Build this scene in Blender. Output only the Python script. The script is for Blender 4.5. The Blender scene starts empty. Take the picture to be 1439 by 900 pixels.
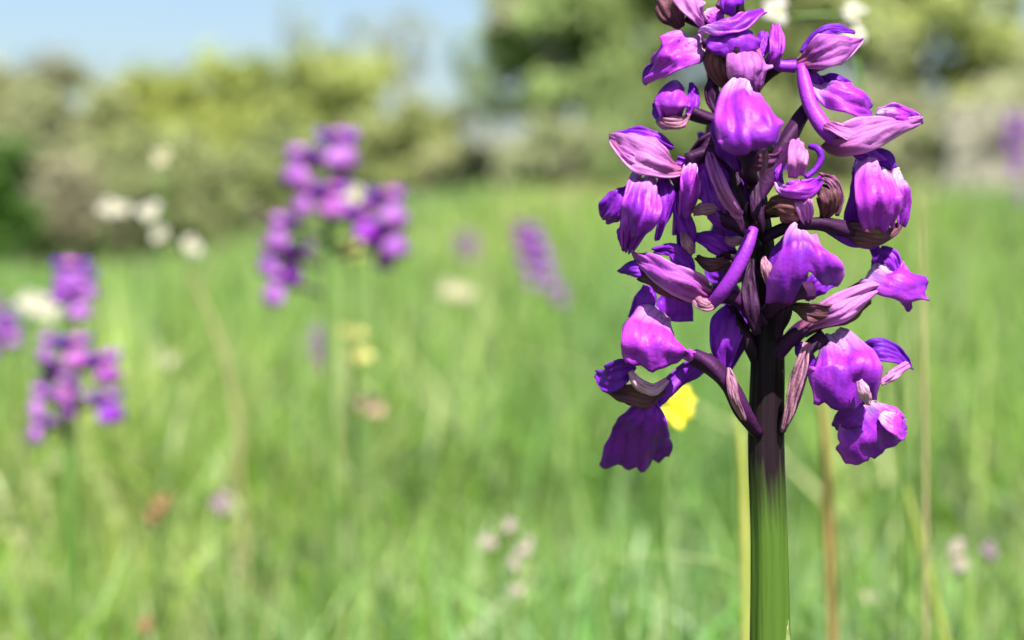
import bpy, math, random
import numpy as np
from mathutils import Vector, Matrix, noise

R = random.Random(7)
NP = np.random.default_rng(11)
scene = bpy.context.scene
COL = scene.collection

# ------------------------------------------------------------------ camera
LENS, D = 50.0, 0.192            # lens in mm, distance to the sharp flower spike in metres
CAM_H = 0.245
FPX = 1439 * LENS / 36.0
PITCH = math.atan((450 - 255) / FPX)
cam_d = bpy.data.cameras.new('camera')
cam = bpy.data.objects.new('camera', cam_d)
COL.objects.link(cam)
cam.location = (0, 0, CAM_H)
cam.rotation_euler = (math.pi / 2 - PITCH, 0, 0)
cam_d.lens = LENS
cam_d.sensor_width = 36
cam_d.clip_start = 0.01
cam_d.clip_end = 3000
cam_d.dof.use_dof = True
cam_d.dof.focus_distance = D - 0.006
cam_d.dof.aperture_fstop = 12.4
scene.camera = cam

# ------------------------------------------------------------------ sky and sun
SUN = Vector((0.16, -0.52, 0.84)).normalized()
w = bpy.data.worlds.new('World')
scene.world = w
w.use_nodes = True
nt = w.node_tree
bgn = nt.nodes['Background']
sky = nt.nodes.new('ShaderNodeTexSky')
sky.sky_type = 'NISHITA'
sky.sun_disc = False
sky.sun_elevation = math.asin(SUN.z)
sky.sun_rotation = math.atan2(SUN.x, SUN.y)
sky.air_density = 1.0
sky.dust_density = 2.0
sky.ozone_density = 3.0
nt.links.new(sky.outputs[0], bgn.inputs[0])
bgn.inputs[1].default_value = 0.056
sl = bpy.data.lights.new('sun', 'SUN')
sl.energy = 4.8
sl.angle = math.radians(0.5)
sl.color = (1.0, 0.95, 0.87)
so = bpy.data.objects.new('sun', sl)
COL.objects.link(so)
so.rotation_euler = SUN.to_track_quat('Z', 'Y').to_euler()
so.location = (0, -2, 6)

scene.view_settings.view_transform = 'Standard'
scene.view_settings.look = 'None'
scene.view_settings.gamma = 1.0
scene.view_settings.exposure = 1.7
scene.render.engine = 'CYCLES'
scene.cycles.use_denoising = True
scene.cycles.max_bounces = 8
scene.cycles.transparent_max_bounces = 8

# ------------------------------------------------------------------ small helpers
FWD = Vector((0, math.cos(PITCH), -math.sin(PITCH)))
UPV = Vector((0, math.sin(PITCH), math.cos(PITCH)))
RGT = Vector((1, 0, 0))
CAMP = Vector((0, 0, CAM_H))


def at(px, py, depth):
    """photo pixel at a depth (metres along the view axis) to a point in the place"""
    return CAMP + FWD * depth + RGT * ((px - 719.5) / FPX * depth) + UPV * ((450 - py) / FPX * depth)


def P(px, py, mm=0.0):
    return at(px, py, D - mm / 1000.0)


def sm(a, b, x):
    t = max(0.0, min(1.0, (x - a) / (b - a)))
    return t * t * (3 - 2 * t)


def ground_z(x, y):
    if y < 0.9:
        return 0.0
    ang = x / max(y, 0.1)
    dip = 1.0 - sm(-0.30, 0.0, ang)
    z = -0.060 * dip * (min(y, 21.0) - 0.9) * sm(0.9, 1.6, y)
    z += 0.02 * sm(1, 4, y) * noise.noise(Vector((x * 0.35, y * 0.35, 0)))
    return z


def link(o, parent=None):
    COL.objects.link(o)
    if parent is not None:
        o.parent = parent
    return o


def tag(o, label=None, cat=None, group=None, kind=None):
    if label: o['label'] = label
    if cat: o['category'] = cat
    if group: o['group'] = group
    if kind: o['kind'] = kind
    return o


def empty(name, loc):
    o = bpy.data.objects.new(name, None)
    o.empty_display_size = 0.02
    o.location = loc
    COL.objects.link(o)
    return o


class MB:
    """collects geometry (world coordinates) and links it as one mesh object"""
    def __init__(self):
        self.v, self.f, self.uv = [], [], []

    def add(self, v, f, uv=None):
        n = len(self.v)
        self.v += [tuple(q) for q in v]
        self.uv += uv if uv is not None else [(0.5, 0.5)] * len(v)
        self.f += [tuple(i + n for i in q) for q in f]

    def build(self, name, mat, parent=None, thick=0.0, origin=None):
        me = bpy.data.meshes.new(name)
        o = bpy.data.objects.new(name, me)
        base = Vector((0, 0, 0))
        pw = Vector((0, 0, 0))
        p = parent
        while p is not None:
            pw += p.location
            p = p.parent
        if origin is None:
            a = np.array(self.v)
            c = (a.min(0) + a.max(0)) / 2
            origin = Vector((float(c[0]), float(c[1]), float(c[2])))
        base = Vector(origin)
        me.from_pydata([(x - base.x, y - base.y, z - base.z) for x, y, z in self.v], [], self.f)
        ul = me.uv_layers.new(name='UVMap')
        li = np.empty(len(me.loops), dtype=np.int32)
        me.loops.foreach_get('vertex_index', li)
        ul.data.foreach_set('uv', np.array(self.uv, dtype=np.float32)[li].ravel())
        me.polygons.foreach_set('use_smooth', [True] * len(me.polygons))
        me.materials.append(mat)
        o.location = base - pw
        link(o, parent)
        if thick:
            m = o.modifiers.new('thickness', 'SOLIDIFY')
            m.thickness = thick
            m.offset = 0
        return o


def catmull(pts, n):
    """resample rows of numbers smoothly, by centripetal spacing so that long gaps do not overshoot"""
    a = np.array(pts, dtype=float)
    ext = np.vstack([2 * a[0] - a[1], a, 2 * a[-1] - a[-2]])
    k = np.sqrt(np.linalg.norm(np.diff(ext[:, :3], axis=0), axis=1)) + 1e-7
    T = np.concatenate([[0], np.cumsum(k)])
    out = []
    for t in np.linspace(T[1], T[-2], n):
        i = int(min(max(np.searchsorted(T, t) - 1, 1), len(a) - 1))
        p, q = ext[i - 1:i + 3], T[i - 1:i + 3]
        A1 = p[0] + (p[1] - p[0]) * (t - q[0]) / (q[1] - q[0])
        A2 = p[1] + (p[2] - p[1]) * (t - q[1]) / (q[2] - q[1])
        A3 = p[2] + (p[3] - p[2]) * (t - q[2]) / (q[3] - q[2])
        B1 = A1 + (A2 - A1) * (t - q[0]) / (q[2] - q[0])
        B2 = A2 + (A3 - A2) * (t - q[1]) / (q[3] - q[1])
        out.append(B1 + (B2 - B1) * (t - q[1]) / (q[2] - q[1]))
    return np.array(out)


def sheet(mb, rows, nrm, cup=60, ragged=0.0, lobes=0, roll=0.0, nu=11, nv=18, seed=0, wave=0.06, curl=0.0):
    """a petal: rows = (x, y, z, half width); nrm = the way its face looks"""
    rr = catmull(rows, nv)
    rr[:, 3] = np.maximum(rr[:, 3], 0.00004)
    c = rr[:, :3]
    tan = np.gradient(c, axis=0)
    tan /= np.linalg.norm(tan, axis=1)[:, None] + 1e-12
    n0 = np.array(nrm, dtype=float)
    ca = math.radians(cup)
    cr, sr = math.cos(math.radians(roll)), math.sin(math.radians(roll))
    vs, uvs = [], []
    L = float(np.linalg.norm(np.diff(c, axis=0), axis=1).sum())
    for iu in range(nu):
        u = iu / (nu - 1)
        a = (u - 0.5)
        vmax = 1.0
        if lobes:
            vmax -= 0.11 * (1 - abs(math.sin(math.pi * lobes * u + 1.1 * noise.noise(Vector((u * 3, seed, 2.2))))) ** 0.5) * (0.5 + 0.9 * abs(noise.noise(Vector((u * 4.1, seed * 2, 0))))) if lobes != 2 else 0.0
            if lobes == 2:
                vmax -= 0.28 * math.exp(-((u - 0.5) / 0.13) ** 2)
        if ragged:
            vmax -= ragged * (0.5 + 0.5 * noise.noise(Vector((u * 7.3, seed * 3.1, 0.5)))) * 1.2
        for iv in range(nv):
            v = iv / (nv - 1) * vmax
            fi = v * (nv - 1)
            i0 = min(int(fi), nv - 2)
            q = fi - i0
            cc = c[i0] * (1 - q) + c[i0 + 1] * q
            hw = rr[i0, 3] * (1 - q) + rr[i0 + 1, 3] * q
            t = tan[i0] * (1 - q) + tan[i0 + 1] * q
            b = np.cross(t, n0)
            b /= np.linalg.norm(b) + 1e-12
            n = np.cross(b, t)
            b, n = b * cr + n * sr, n * cr - b * sr
            hw *= 1 + 1.1 * ragged * noise.noise(Vector((v * 6.0, seed * 1.7, 3.0 * (u > 0.5)))) * abs(a) * 2
            cv = abs(ca) * (1.0 - 0.35 * v)          # the far end opens out
            Rr = hw / math.sin(min(cv, math.pi * 0.96) / 2)
            x = Rr * math.sin(a * cv)
            dep = Rr * (1 - math.cos(0.5 * cv))
            rnd = Rr * (1 - math.cos(a * cv))
            fold = dep * (abs(a) * 2) ** 1.25         # a soft crease down the middle
            d = -(0.55 * rnd + 0.45 * fold) * (1 if ca > 0 else -1)
            d += wave * L * noise.noise(Vector((u * 2.6 + seed, v * 3.0, seed * 0.77)))
            d += 0.042 * L * noise.noise(Vector((u * 7.0, v * 5.0, seed * 1.3))) + 0.010 * L * noise.noise(Vector((u * 17.0, v * 9.0, seed)))
            d += 0.09 * hw * (abs(a) * 2) ** 3 * math.sin(v * 11 + seed * 5 + (2.0 if u > 0.5 else 0))
            d += curl * hw * (abs(a) * 2) ** 3
            p = cc + b * x + n * d
            vs.append(p)
            uvs.append((u, v))
    fs = []
    for iu in range(nu - 1):
        for iv in range(nv - 1):
            k = iu * nv + iv
            fs.append((k, k + 1, k + nv + 1, k + nv))
    mb.add(vs, fs, uvs)
    return mb


def tube(mb, rows, n=10, nv=None, ridges=0, ridge=0.0, cap=True, twist=0.0):
    """rows = (x, y, z, radius)"""
    nv = nv or max(8, 5 * len(rows))
    rr = catmull(rows, nv)
    rr[:, 3] = np.maximum(rr[:, 3], 0.00003)
    c = rr[:, :3]
    tan = np.gradient(c, axis=0)
    tan /= np.linalg.norm(tan, axis=1)[:, None] + 1e-12
    ref = np.array((0.13, 1.0, 0.07)) if abs(tan[0][1]) < 0.9 else np.array((1.0, 0.1, 0.1))
    vs, uvs = [], []
    for i in range(nv):
        b = np.cross(tan[i], ref); b /= np.linalg.norm(b)
        m = np.cross(b, tan[i])
        for k in range(n):
            a = 2 * math.pi * k / n
            r = rr[i, 3]
            if ridges:
                r *= 1 + ridge * math.cos(ridges * a + twist * i / nv)
            vs.append(c[i] + b * (r * math.cos(a)) + m * (r * math.sin(a)))
            uvs.append((k / n, i / (nv - 1)))
    fs = []
    for i in range(nv - 1):
        for k in range(n):
            fs.append((i * n + k, i * n + (k + 1) % n, (i + 1) * n + (k + 1) % n, (i + 1) * n + k))
    if cap:
        fs.append(tuple(range(n - 1, -1, -1)))
        fs.append(tuple((nv - 1) * n + k for k in range(n)))
    mb.add(vs, fs, uvs)
    return mb


# ------------------------------------------------------------------ materials
def nodes_of(name):
    m = bpy.data.materials.new(name)
    m.use_nodes = True
    t = m.node_tree
    t.nodes.clear()
    out = t.nodes.new('ShaderNodeOutputMaterial')
    return m, t, out


def N(t, typ, **kw):
    n = t.nodes.new(typ)
    for k, v in kw.items():
        setattr(n, k, v)
    return n


def leafy(name, c_a, c_b, c_vein=None, vein_amt=0.5, vein_n=9, rough=0.45, transl=0.3, spec=0.4, noise_scale=400, c_base=None, c_tr=None, spots=False, bump=0.25, c_edge=None, c_tip=None):
    """thin plant tissue: gloss over colour, some light passing through"""
    m, t, out = nodes_of(name)
    L = t.links.new
    uv = N(t, 'ShaderNodeUVMap'); uv.uv_map = 'UVMap'
    tc = N(t, 'ShaderNodeTexCoord')
    nz = N(t, 'ShaderNodeTexNoise'); nz.inputs['Scale'].default_value = noise_scale; nz.inputs['Detail'].default_value = 4
    L(tc.outputs['Object'], nz.inputs['Vector'])
    oi = N(t, 'ShaderNodeObjectInfo')
    ad = N(t, 'ShaderNodeMath', operation='MULTIPLY_ADD')
    L(oi.outputs['Random'], ad.inputs[0]); ad.inputs[1].default_value = 0.5; ad.inputs[2].default_value = -0.25
    ad2 = N(t, 'ShaderNodeMath', operation='ADD', use_clamp=True)
    L(nz.outputs['Fac'], ad2.inputs[0]); L(ad.outputs[0], ad2.inputs[1])
    mx = N(t, 'ShaderNodeMix', data_type='RGBA')
    ct = N(t, 'ShaderNodeMapRange'); L(ad2.outputs[0], ct.inputs['Value'])
    ct.inputs['From Min'].default_value = 0.25; ct.inputs['From Max'].default_value = 0.72
    L(ct.outputs[0], mx.inputs['Factor'])
    mx.inputs['A'].default_value = (*c_a, 1); mx.inputs['B'].default_value = (*c_b, 1)
    col = mx.outputs['Result']
    sep = N(t, 'ShaderNodeSeparateXYZ'); L(uv.outputs[0], sep.inputs[0])
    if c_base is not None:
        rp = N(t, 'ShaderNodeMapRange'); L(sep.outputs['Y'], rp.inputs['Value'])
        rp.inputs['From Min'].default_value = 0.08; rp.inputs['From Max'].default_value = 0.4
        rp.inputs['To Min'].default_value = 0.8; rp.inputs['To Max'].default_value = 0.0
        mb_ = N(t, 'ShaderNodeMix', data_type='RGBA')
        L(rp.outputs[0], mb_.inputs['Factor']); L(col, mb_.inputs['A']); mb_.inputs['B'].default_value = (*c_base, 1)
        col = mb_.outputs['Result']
    hgt = nz.outputs['Fac']
    if c_vein is not None:
        # veins run along the petal and fan a little: sine across u, disturbed by noise
        a1 = N(t, 'ShaderNodeMath', operation='MULTIPLY'); L(sep.outputs['X'], a1.inputs[0]); a1.inputs[1].default_value = vein_n * 2 * math.pi
        a2 = N(t, 'ShaderNodeMath', operation='MULTIPLY_ADD'); L(nz.outputs['Fac'], a2.inputs[0]); a2.inputs[1].default_value = 9.0; L(a1.outputs[0], a2.inputs[2])
        a3 = N(t, 'ShaderNodeMath', operation='SINE'); L(a2.outputs[0], a3.inputs[0])
        rp = N(t, 'ShaderNodeMapRange'); L(a3.outputs[0], rp.inputs['Value'])
        rp.inputs['From Min'].default_value = 0.35; rp.inputs['From Max'].default_value = 1.0
        rp.inputs['To Min'].default_value = 0.0; rp.inputs['To Max'].default_value = vein_amt
        mv = N(t, 'ShaderNodeMix', data_type='RGBA')
        L(rp.outputs[0], mv.inputs['Factor']); L(col, mv.inputs['A']); mv.inputs['B'].default_value = (*c_vein, 1)
        col = mv.outputs['Result']
        hgt = a3.outputs[0]
    if spots:
        vo = N(t, 'ShaderNodeTexVoronoi'); vo.inputs['Scale'].default_value = 900
        L(tc.outputs['Object'], vo.inputs['Vector'])
        r1 = N(t, 'ShaderNodeMapRange'); L(vo.outputs['Distance'], r1.inputs['Value'])
        r1.inputs['From Min'].default_value = 0.22; r1.inputs['From Max'].default_value = 0.3
        r1.inputs['To Min'].default_value = 0.85; r1.inputs['To Max'].default_value = 0.0
        # only in the middle of the lip
        d = N(t, 'ShaderNodeMath', operation='SUBTRACT'); L(sep.outputs['X'], d.inputs[0]); d.inputs[1].default_value = 0.5
        d2 = N(t, 'ShaderNodeMath', operation='ABSOLUTE'); L(d.outputs[0], d2.inputs[0])
        r2 = N(t, 'ShaderNodeMapRange'); L(d2.outputs[0], r2.inputs['Value'])
        r2.inputs['From Min'].default_value = 0.10; r2.inputs['From Max'].default_value = 0.2
        r2.inputs['To Min'].default_value = 0.7; r2.inputs['To Max'].default_value = 0.0
        mm = N(t, 'ShaderNodeMath', operation='MULTIPLY'); L(r1.outputs[0], mm.inputs[0]); L(r2.outputs[0], mm.inputs[1])
        ms = N(t, 'ShaderNodeMix', data_type='RGBA')
        L(mm.outputs[0], ms.inputs['Factor']); L(col, ms.inputs['A']); ms.inputs['B'].default_value = (0.16, 0.01, 0.2, 1)
        col = ms.outputs['Result']
    if c_tip is not None:
        t1 = N(t, 'ShaderNodeMath', operation='MULTIPLY_ADD'); L(nz.outputs['Fac'], t1.inputs[0]); t1.inputs[1].default_value = 0.7; L(sep.outputs['Y'], t1.inputs[2])
        t2 = N(t, 'ShaderNodeMapRange'); L(t1.outputs[0], t2.inputs['Value'])
        t2.inputs['From Min'].default_value = 0.8; t2.inputs['From Max'].default_value = 1.35
        t2.inputs['To Min'].default_value = 0.0; t2.inputs['To Max'].default_value = 0.6
        t3 = N(t, 'ShaderNodeMix', data_type='RGBA'); L(t2.outputs[0], t3.inputs['Factor']); L(col, t3.inputs['A']); t3.inputs['B'].default_value = (*c_tip, 1)
        col = t3.outputs['Result']
    if c_edge is not None:
        e1 = N(t, 'ShaderNodeMath', operation='SUBTRACT'); L(sep.outputs['X'], e1.inputs[0]); e1.inputs[1].default_value = 0.5
        e2 = N(t, 'ShaderNodeMath', operation='ABSOLUTE'); L(e1.outputs[0], e2.inputs[0])
        e3 = N(t, 'ShaderNodeMath', operation='MULTIPLY_ADD'); L(nz.outputs['Fac'], e3.inputs[0]); e3.inputs[1].default_value = 0.2; L(e2.outputs[0], e3.inputs[2])
        er = N(t, 'ShaderNodeMapRange'); L(e3.outputs[0], er.inputs['Value'])
        er.inputs['From Min'].default_value = 0.45; er.inputs['From Max'].default_value = 0.6
        er.inputs['To Min'].default_value = 0.0; er.inputs['To Max'].default_value = 0.75
        em = N(t, 'ShaderNodeMix', data_type='RGBA'); L(er.outputs[0], em.inputs['Factor']); L(col, em.inputs['A']); em.inputs['B'].default_value = (*c_edge, 1)
        col = em.outputs['Result']
    bs = N(t, 'ShaderNodeBsdfPrincipled')
    L(col, bs.inputs['Base Color'])
    bs.inputs['Roughness'].default_value = rough
    bs.inputs['Specular IOR Level'].default_value = spec
    bs.inputs['Sheen Weight'].default_value = 0.0
    bp = N(t, 'ShaderNodeBump'); bp.inputs['Strength'].default_value = bump; bp.inputs['Distance'].default_value = 0.0003
    cz = N(t, 'ShaderNodeTexNoise'); cz.inputs['Scale'].default_value = 2200; cz.inputs['Detail'].default_value = 3
    L(tc.outputs['Object'], cz.inputs['Vector'])
    b2 = N(t, 'ShaderNodeBump'); b2.inputs['Strength'].default_value = 0.35; b2.inputs['Distance'].default_value = 0.00025
    L(cz.outputs['Fac'], b2.inputs['Height']); L(b2.outputs[0], bp.inputs['Normal'])
    L(hgt, bp.inputs['Height']); L(bp.outputs[0], bs.inputs['Normal'])
    tr = N(t, 'ShaderNodeBsdfTranslucent')
    if c_tr is not None:
        tr.inputs['Color'].default_value = (*c_tr, 1)
    else:
        L(col, tr.inputs['Color'])
    ms = N(t, 'ShaderNodeMixShader'); ms.inputs[0].default_value = transl
    L(bs.outputs[0], ms.inputs[1]); L(tr.outputs[0], ms.inputs[2])
    L(ms.outputs[0], out.inputs['Surface'])
    return m


M = {}
M['lip'] = leafy('lip_petal', (0.19, 0.010, 0.45), (0.54, 0.045, 0.66), (0.16, 0.008, 0.38), 0.4, 7, rough=0.5, transl=0.38, spec=0.4, noise_scale=230, c_base=(0.74, 0.46, 0.74), c_tip=(0.18, 0.008, 0.42), c_edge=(0.52, 0.08, 0.64), spots=True, bump=0.1)  # whitish base and violet tip: lip pigment plus painted highlight and lower-edge shade
M['sepal'] = leafy('veined_sepal', (0.34, 0.065, 0.45), (0.50, 0.17, 0.52), (0.18, 0.025, 0.17), 0.6, 5, rough=0.6, transl=0.38, spec=0.25, noise_scale=260, c_base=(0.28, 0.07, 0.09), c_edge=(0.56, 0.26, 0.5), bump=0.12)
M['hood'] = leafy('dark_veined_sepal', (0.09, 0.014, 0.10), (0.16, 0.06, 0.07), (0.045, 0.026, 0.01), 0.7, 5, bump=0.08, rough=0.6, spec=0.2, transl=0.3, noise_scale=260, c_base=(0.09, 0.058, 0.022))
M['violet'] = leafy('violet_petal', (0.11, 0.007, 0.33), (0.23, 0.016, 0.48), (0.07, 0.006, 0.2), 0.3, 5, bump=0.08, rough=0.55, spec=0.25, transl=0.3, noise_scale=240)  # deeper violet copy of the lip petal; shade is mixed into the colour
M['ovary'] = leafy('ovary', (0.012, 0.003, 0.013), (0.038, 0.005, 0.046), (0.010, 0.003, 0.008), 0.5, 3, rough=0.6, transl=0.0, spec=0.15, bump=0.1, noise_scale=300)
M['spur'] = leafy('spur', (0.15, 0.012, 0.32), (0.28, 0.03, 0.44), None, rough=0.5, spec=0.25, transl=0.15, noise_scale=220)
M['bract'] = leafy('bract', (0.24, 0.08, 0.19), (0.42, 0.2, 0.30), (0.10, 0.016, 0.07), 0.5, 4, rough=0.6, spec=0.2, bump=0.08, transl=0.4, noise_scale=260)
M['pink'] = leafy('pale_throat', (0.48, 0.14, 0.46), (0.6, 0.34, 0.5), (0.28, 0.05, 0.28), 0.3, 5, rough=0.6, spec=0.2, bump=0.08, transl=0.4, noise_scale=300)
M['leaf'] = leafy('leaf', (0.062, 0.136, 0.019), (0.112, 0.198, 0.037), (0.124, 0.211, 0.050), 0.4, 9, rough=0.4, transl=0.3, noise_scale=120)
M['pale_leaf'] = leafy('pale_leaf', (0.161, 0.236, 0.062), (0.236, 0.298, 0.099), (0.186, 0.248, 0.074), 0.3, 6, rough=0.4, transl=0.35, noise_scale=120)
M['yellow_stem'] = leafy('yellow_green_stem', (0.17, 0.24, 0.04), (0.33, 0.33, 0.08), None, rough=0.6, spec=0.2, transl=0.15, noise_scale=45)
M['brown_stem'] = leafy('brown_stem', (0.15, 0.14, 0.035), (0.32, 0.21, 0.075), None, rough=0.7, spec=0.15, transl=0.05, noise_scale=50)
M['tan_stem'] = leafy('dry_stem', (0.275, 0.220, 0.110), (0.341, 0.264, 0.154), None, rough=0.7, transl=0.1, noise_scale=60)
M['green_stem'] = leafy('green_stem', (0.072, 0.144, 0.024), (0.120, 0.192, 0.048), None, rough=0.5, transl=0.1, noise_scale=60)
M['white'] = leafy('white_petal', (0.362, 0.342, 0.303), (0.411, 0.392, 0.362), None, rough=0.5, transl=0.3, noise_scale=120)
M['cream'] = leafy('cream_petal', (0.297, 0.279, 0.180), (0.351, 0.333, 0.248), None, rough=0.5, transl=0.3, noise_scale=120)
M['yellow'] = leafy('yellow_petal', (0.72, 0.62, 0.01), (0.85, 0.76, 0.03), None, rough=0.4, transl=0.35, noise_scale=120)
M['lemon'] = leafy('lemon_petal', (0.422, 0.408, 0.095), (0.503, 0.476, 0.170), None, rough=0.5, transl=0.3, noise_scale=120)
M['peach'] = leafy('peach_petal', (0.326, 0.231, 0.137), (0.378, 0.273, 0.178), None, rough=0.5, transl=0.3, noise_scale=120)
M['blush'] = leafy('blush_petal', (0.277, 0.196, 0.223), (0.334, 0.277, 0.277), None, rough=0.5, transl=0.3, noise_scale=120)
M['mauve'] = leafy('mauve_petal', (0.199, 0.133, 0.188), (0.249, 0.166, 0.221), None, rough=0.5, transl=0.3, noise_scale=120)
M['rust'] = leafy('rust_bract', (0.15, 0.075, 0.03), (0.18, 0.11, 0.04), None, rough=0.6, transl=0.2, noise_scale=120)


def stem_material():
    m, t, out = nodes_of('orchid_stem')
    L = t.links.new
    uv = N(t, 'ShaderNodeUVMap'); uv.uv_map = 'UVMap'
    sp = N(t, 'ShaderNodeSeparateXYZ'); L(uv.outputs[0], sp.inputs[0])
    geo = N(t, 'ShaderNodeNewGeometry')
    sg = N(t, 'ShaderNodeSeparateXYZ'); L(geo.outputs['Position'], sg.inputs[0])
    mp = N(t, 'ShaderNodeMapping'); mp.inputs['Scale'].default_value = (9, 6, 1)
    L(uv.outputs[0], mp.inputs[0])
    nz = N(t, 'ShaderNodeTexNoise'); nz.inputs['Scale'].default_value = 2.2; nz.inputs['Detail'].default_value = 5
    L(mp.outputs[0], nz.inputs['Vector'])
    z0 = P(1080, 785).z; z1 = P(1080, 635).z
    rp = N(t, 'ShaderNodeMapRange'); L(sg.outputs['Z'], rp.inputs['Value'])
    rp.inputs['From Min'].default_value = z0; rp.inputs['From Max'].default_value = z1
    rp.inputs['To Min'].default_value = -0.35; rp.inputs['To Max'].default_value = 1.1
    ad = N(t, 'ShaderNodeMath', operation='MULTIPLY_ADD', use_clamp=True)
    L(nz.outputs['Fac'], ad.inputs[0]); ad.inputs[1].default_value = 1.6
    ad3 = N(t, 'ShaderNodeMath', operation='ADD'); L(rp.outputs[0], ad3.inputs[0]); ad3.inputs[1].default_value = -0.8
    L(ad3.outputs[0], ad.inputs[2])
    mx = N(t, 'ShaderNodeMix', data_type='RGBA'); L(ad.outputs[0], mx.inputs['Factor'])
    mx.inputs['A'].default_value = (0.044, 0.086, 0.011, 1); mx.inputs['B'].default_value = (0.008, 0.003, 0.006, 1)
    bs = N(t, 'ShaderNodeBsdfPrincipled'); L(mx.outputs['Result'], bs.inputs['Base Color'])
    bs.inputs['Roughness'].default_value = 0.6
    bs.inputs['Specular IOR Level'].default_value = 0.12
    bp = N(t, 'ShaderNodeBump'); bp.inputs['Strength'].default_value = 0.7; bp.inputs['Distance'].default_value = 0.0004
    L(nz.outputs['Fac'], bp.inputs['Height']); L(bp.outputs[0], bs.inputs['Normal'])
    L(bs.outputs[0], out.inputs['Surface'])
    return m


M['back_lip'] = leafy('purple_petal', (0.22, 0.045, 0.36), (0.36, 0.12, 0.46), (0.16, 0.02, 0.26), 0.3, 5, rough=0.5, transl=0.24, noise_scale=170)
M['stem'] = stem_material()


def attr_leaf(name, rough=0.55, transl=0.35, spec=0.3):
    """leaf or blade whose colour is stored blade by blade"""
    m, t, out = nodes_of(name)
    L = t.links.new
    at_ = N(t, 'ShaderNodeAttribute'); at_.attribute_name = 'tint'
    bs = N(t, 'ShaderNodeBsdfPrincipled')
    L(at_.outputs['Color'], bs.inputs['Base Color'])
    bs.inputs['Roughness'].default_value = rough
    bs.inputs['Specular IOR Level'].default_value = spec
    tr = N(t, 'ShaderNodeBsdfTranslucent'); L(at_.outputs['Color'], tr.inputs['Color'])
    ms = N(t, 'ShaderNodeMixShader'); ms.inputs[0].default_value = transl
    L(bs.outputs[0], ms.inputs[1]); L(tr.outputs[0], ms.inputs[2])
    L(ms.outputs[0], out.inputs['Surface'])
    return m


M['grass'] = attr_leaf('grass', 0.55, 0.5, 0.3)
M['foliage'] = attr_leaf('foliage', 0.65, 0.45, 0.2)


def plain(name, a, b, scale=8, rough=0.85, bump=0.4, dist=0.02):
    m, t, out = nodes_of(name)
    L = t.links.new
    tc = N(t, 'ShaderNodeTexCoord')
    nz = N(t, 'ShaderNodeTexNoise'); nz.inputs['Scale'].default_value = scale; nz.inputs['Detail'].default_value = 8
    L(tc.outputs['Object'], nz.inputs['Vector'])
    mx = N(t, 'ShaderNodeMix', data_type='RGBA'); L(nz.outputs['Fac'], mx.inputs['Factor'])
    mx.inputs['A'].default_value = (*a, 1); mx.inputs['B'].default_value = (*b, 1)
    bs = N(t, 'ShaderNodeBsdfPrincipled'); L(mx.outputs['Result'], bs.inputs['Base Color'])
    bs.inputs['Roughness'].default_value = rough
    bp = N(t, 'ShaderNodeBump'); bp.inputs['Strength'].default_value = bump; bp.inputs['Distance'].default_value = dist
    L(nz.outputs['Fac'], bp.inputs['Height']); L(bp.outputs[0], bs.inputs['Normal'])
    L(bs.outputs[0], out.inputs['Surface'])
    return m


M['ground'] = plain('meadow_ground', (0.04, 0.08, 0.012), (0.10, 0.16, 0.035), 1.3, 0.9)
M['bark'] = plain('bark', (0.15, 0.13, 0.10), (0.26, 0.23, 0.18), 12, 0.9)
M['stone'] = plain('pale_stone', (0.15, 0.145, 0.11), (0.25, 0.235, 0.185), 9, 0.9)

# ------------------------------------------------------------------ the meadow ground, out to the horizon
xs = np.concatenate([np.linspace(-1500, -60, 12), np.linspace(-50, -6, 45), np.linspace(-5.5, 5.5, 45), np.linspace(6, 50, 45), np.linspace(60, 1500, 12)])
ys = np.concatenate([np.linspace(-40, 0, 9), np.linspace(0.5, 5, 19), np.linspace(5.5, 60, 110), np.linspace(70, 2500, 20)])
gv = [(float(x), float(y), ground_z(float(x), float(y))) for y in ys for x in xs]
nx = len(xs)
gf = [(j * nx + i, j * nx + i + 1, (j + 1) * nx + i + 1, (j + 1) * nx + i) for j in range(len(ys) - 1) for i in range(nx - 1)]
g = MB(); g.add(gv, gf)
tag(g.build('ground', M['ground'], origin=(0, 0, 0)), kind='structure')


def gzv(x, y):
    return np.array([ground_z(float(a), float(b)) for a, b in zip(x, y)])


def fast_mesh(name, verts, nblade, levels, tint, mat):
    """blades with 2*levels vertices each, as one mesh, with a colour for every vertex"""
    me = bpy.data.meshes.new(name)
    nv = nblade * levels * 2
    me.vertices.add(nv)
    me.vertices.foreach_set('co', verts.astype(np.float32).ravel())
    base = (np.arange(nblade) * levels * 2)[:, None, None]
    k = (np.arange(levels - 1) * 2)[None, :, None]
    q = np.array([0, 1, 3, 2])[None, None, :]
    idx = (base + k + q).reshape(-1)
    nf = nblade * (levels - 1)
    me.loops.add(nf * 4)
    me.loops.foreach_set('vertex_index', idx.astype(np.int32))
    me.polygons.add(nf)
    me.polygons.foreach_set('loop_start', (np.arange(nf) * 4).astype(np.int32))
    me.polygons.foreach_set('use_smooth', np.ones(nf, dtype=bool))
    me.update(calc_edges=True)
    at_ = me.attributes.new('tint', 'FLOAT_COLOR', 'POINT')
    at_.data.foreach_set('color', tint.astype(np.float32).ravel())
    me.materials.append(mat)
    o = bpy.data.objects.new(name, me)
    COL.objects.link(o)
    return o


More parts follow.
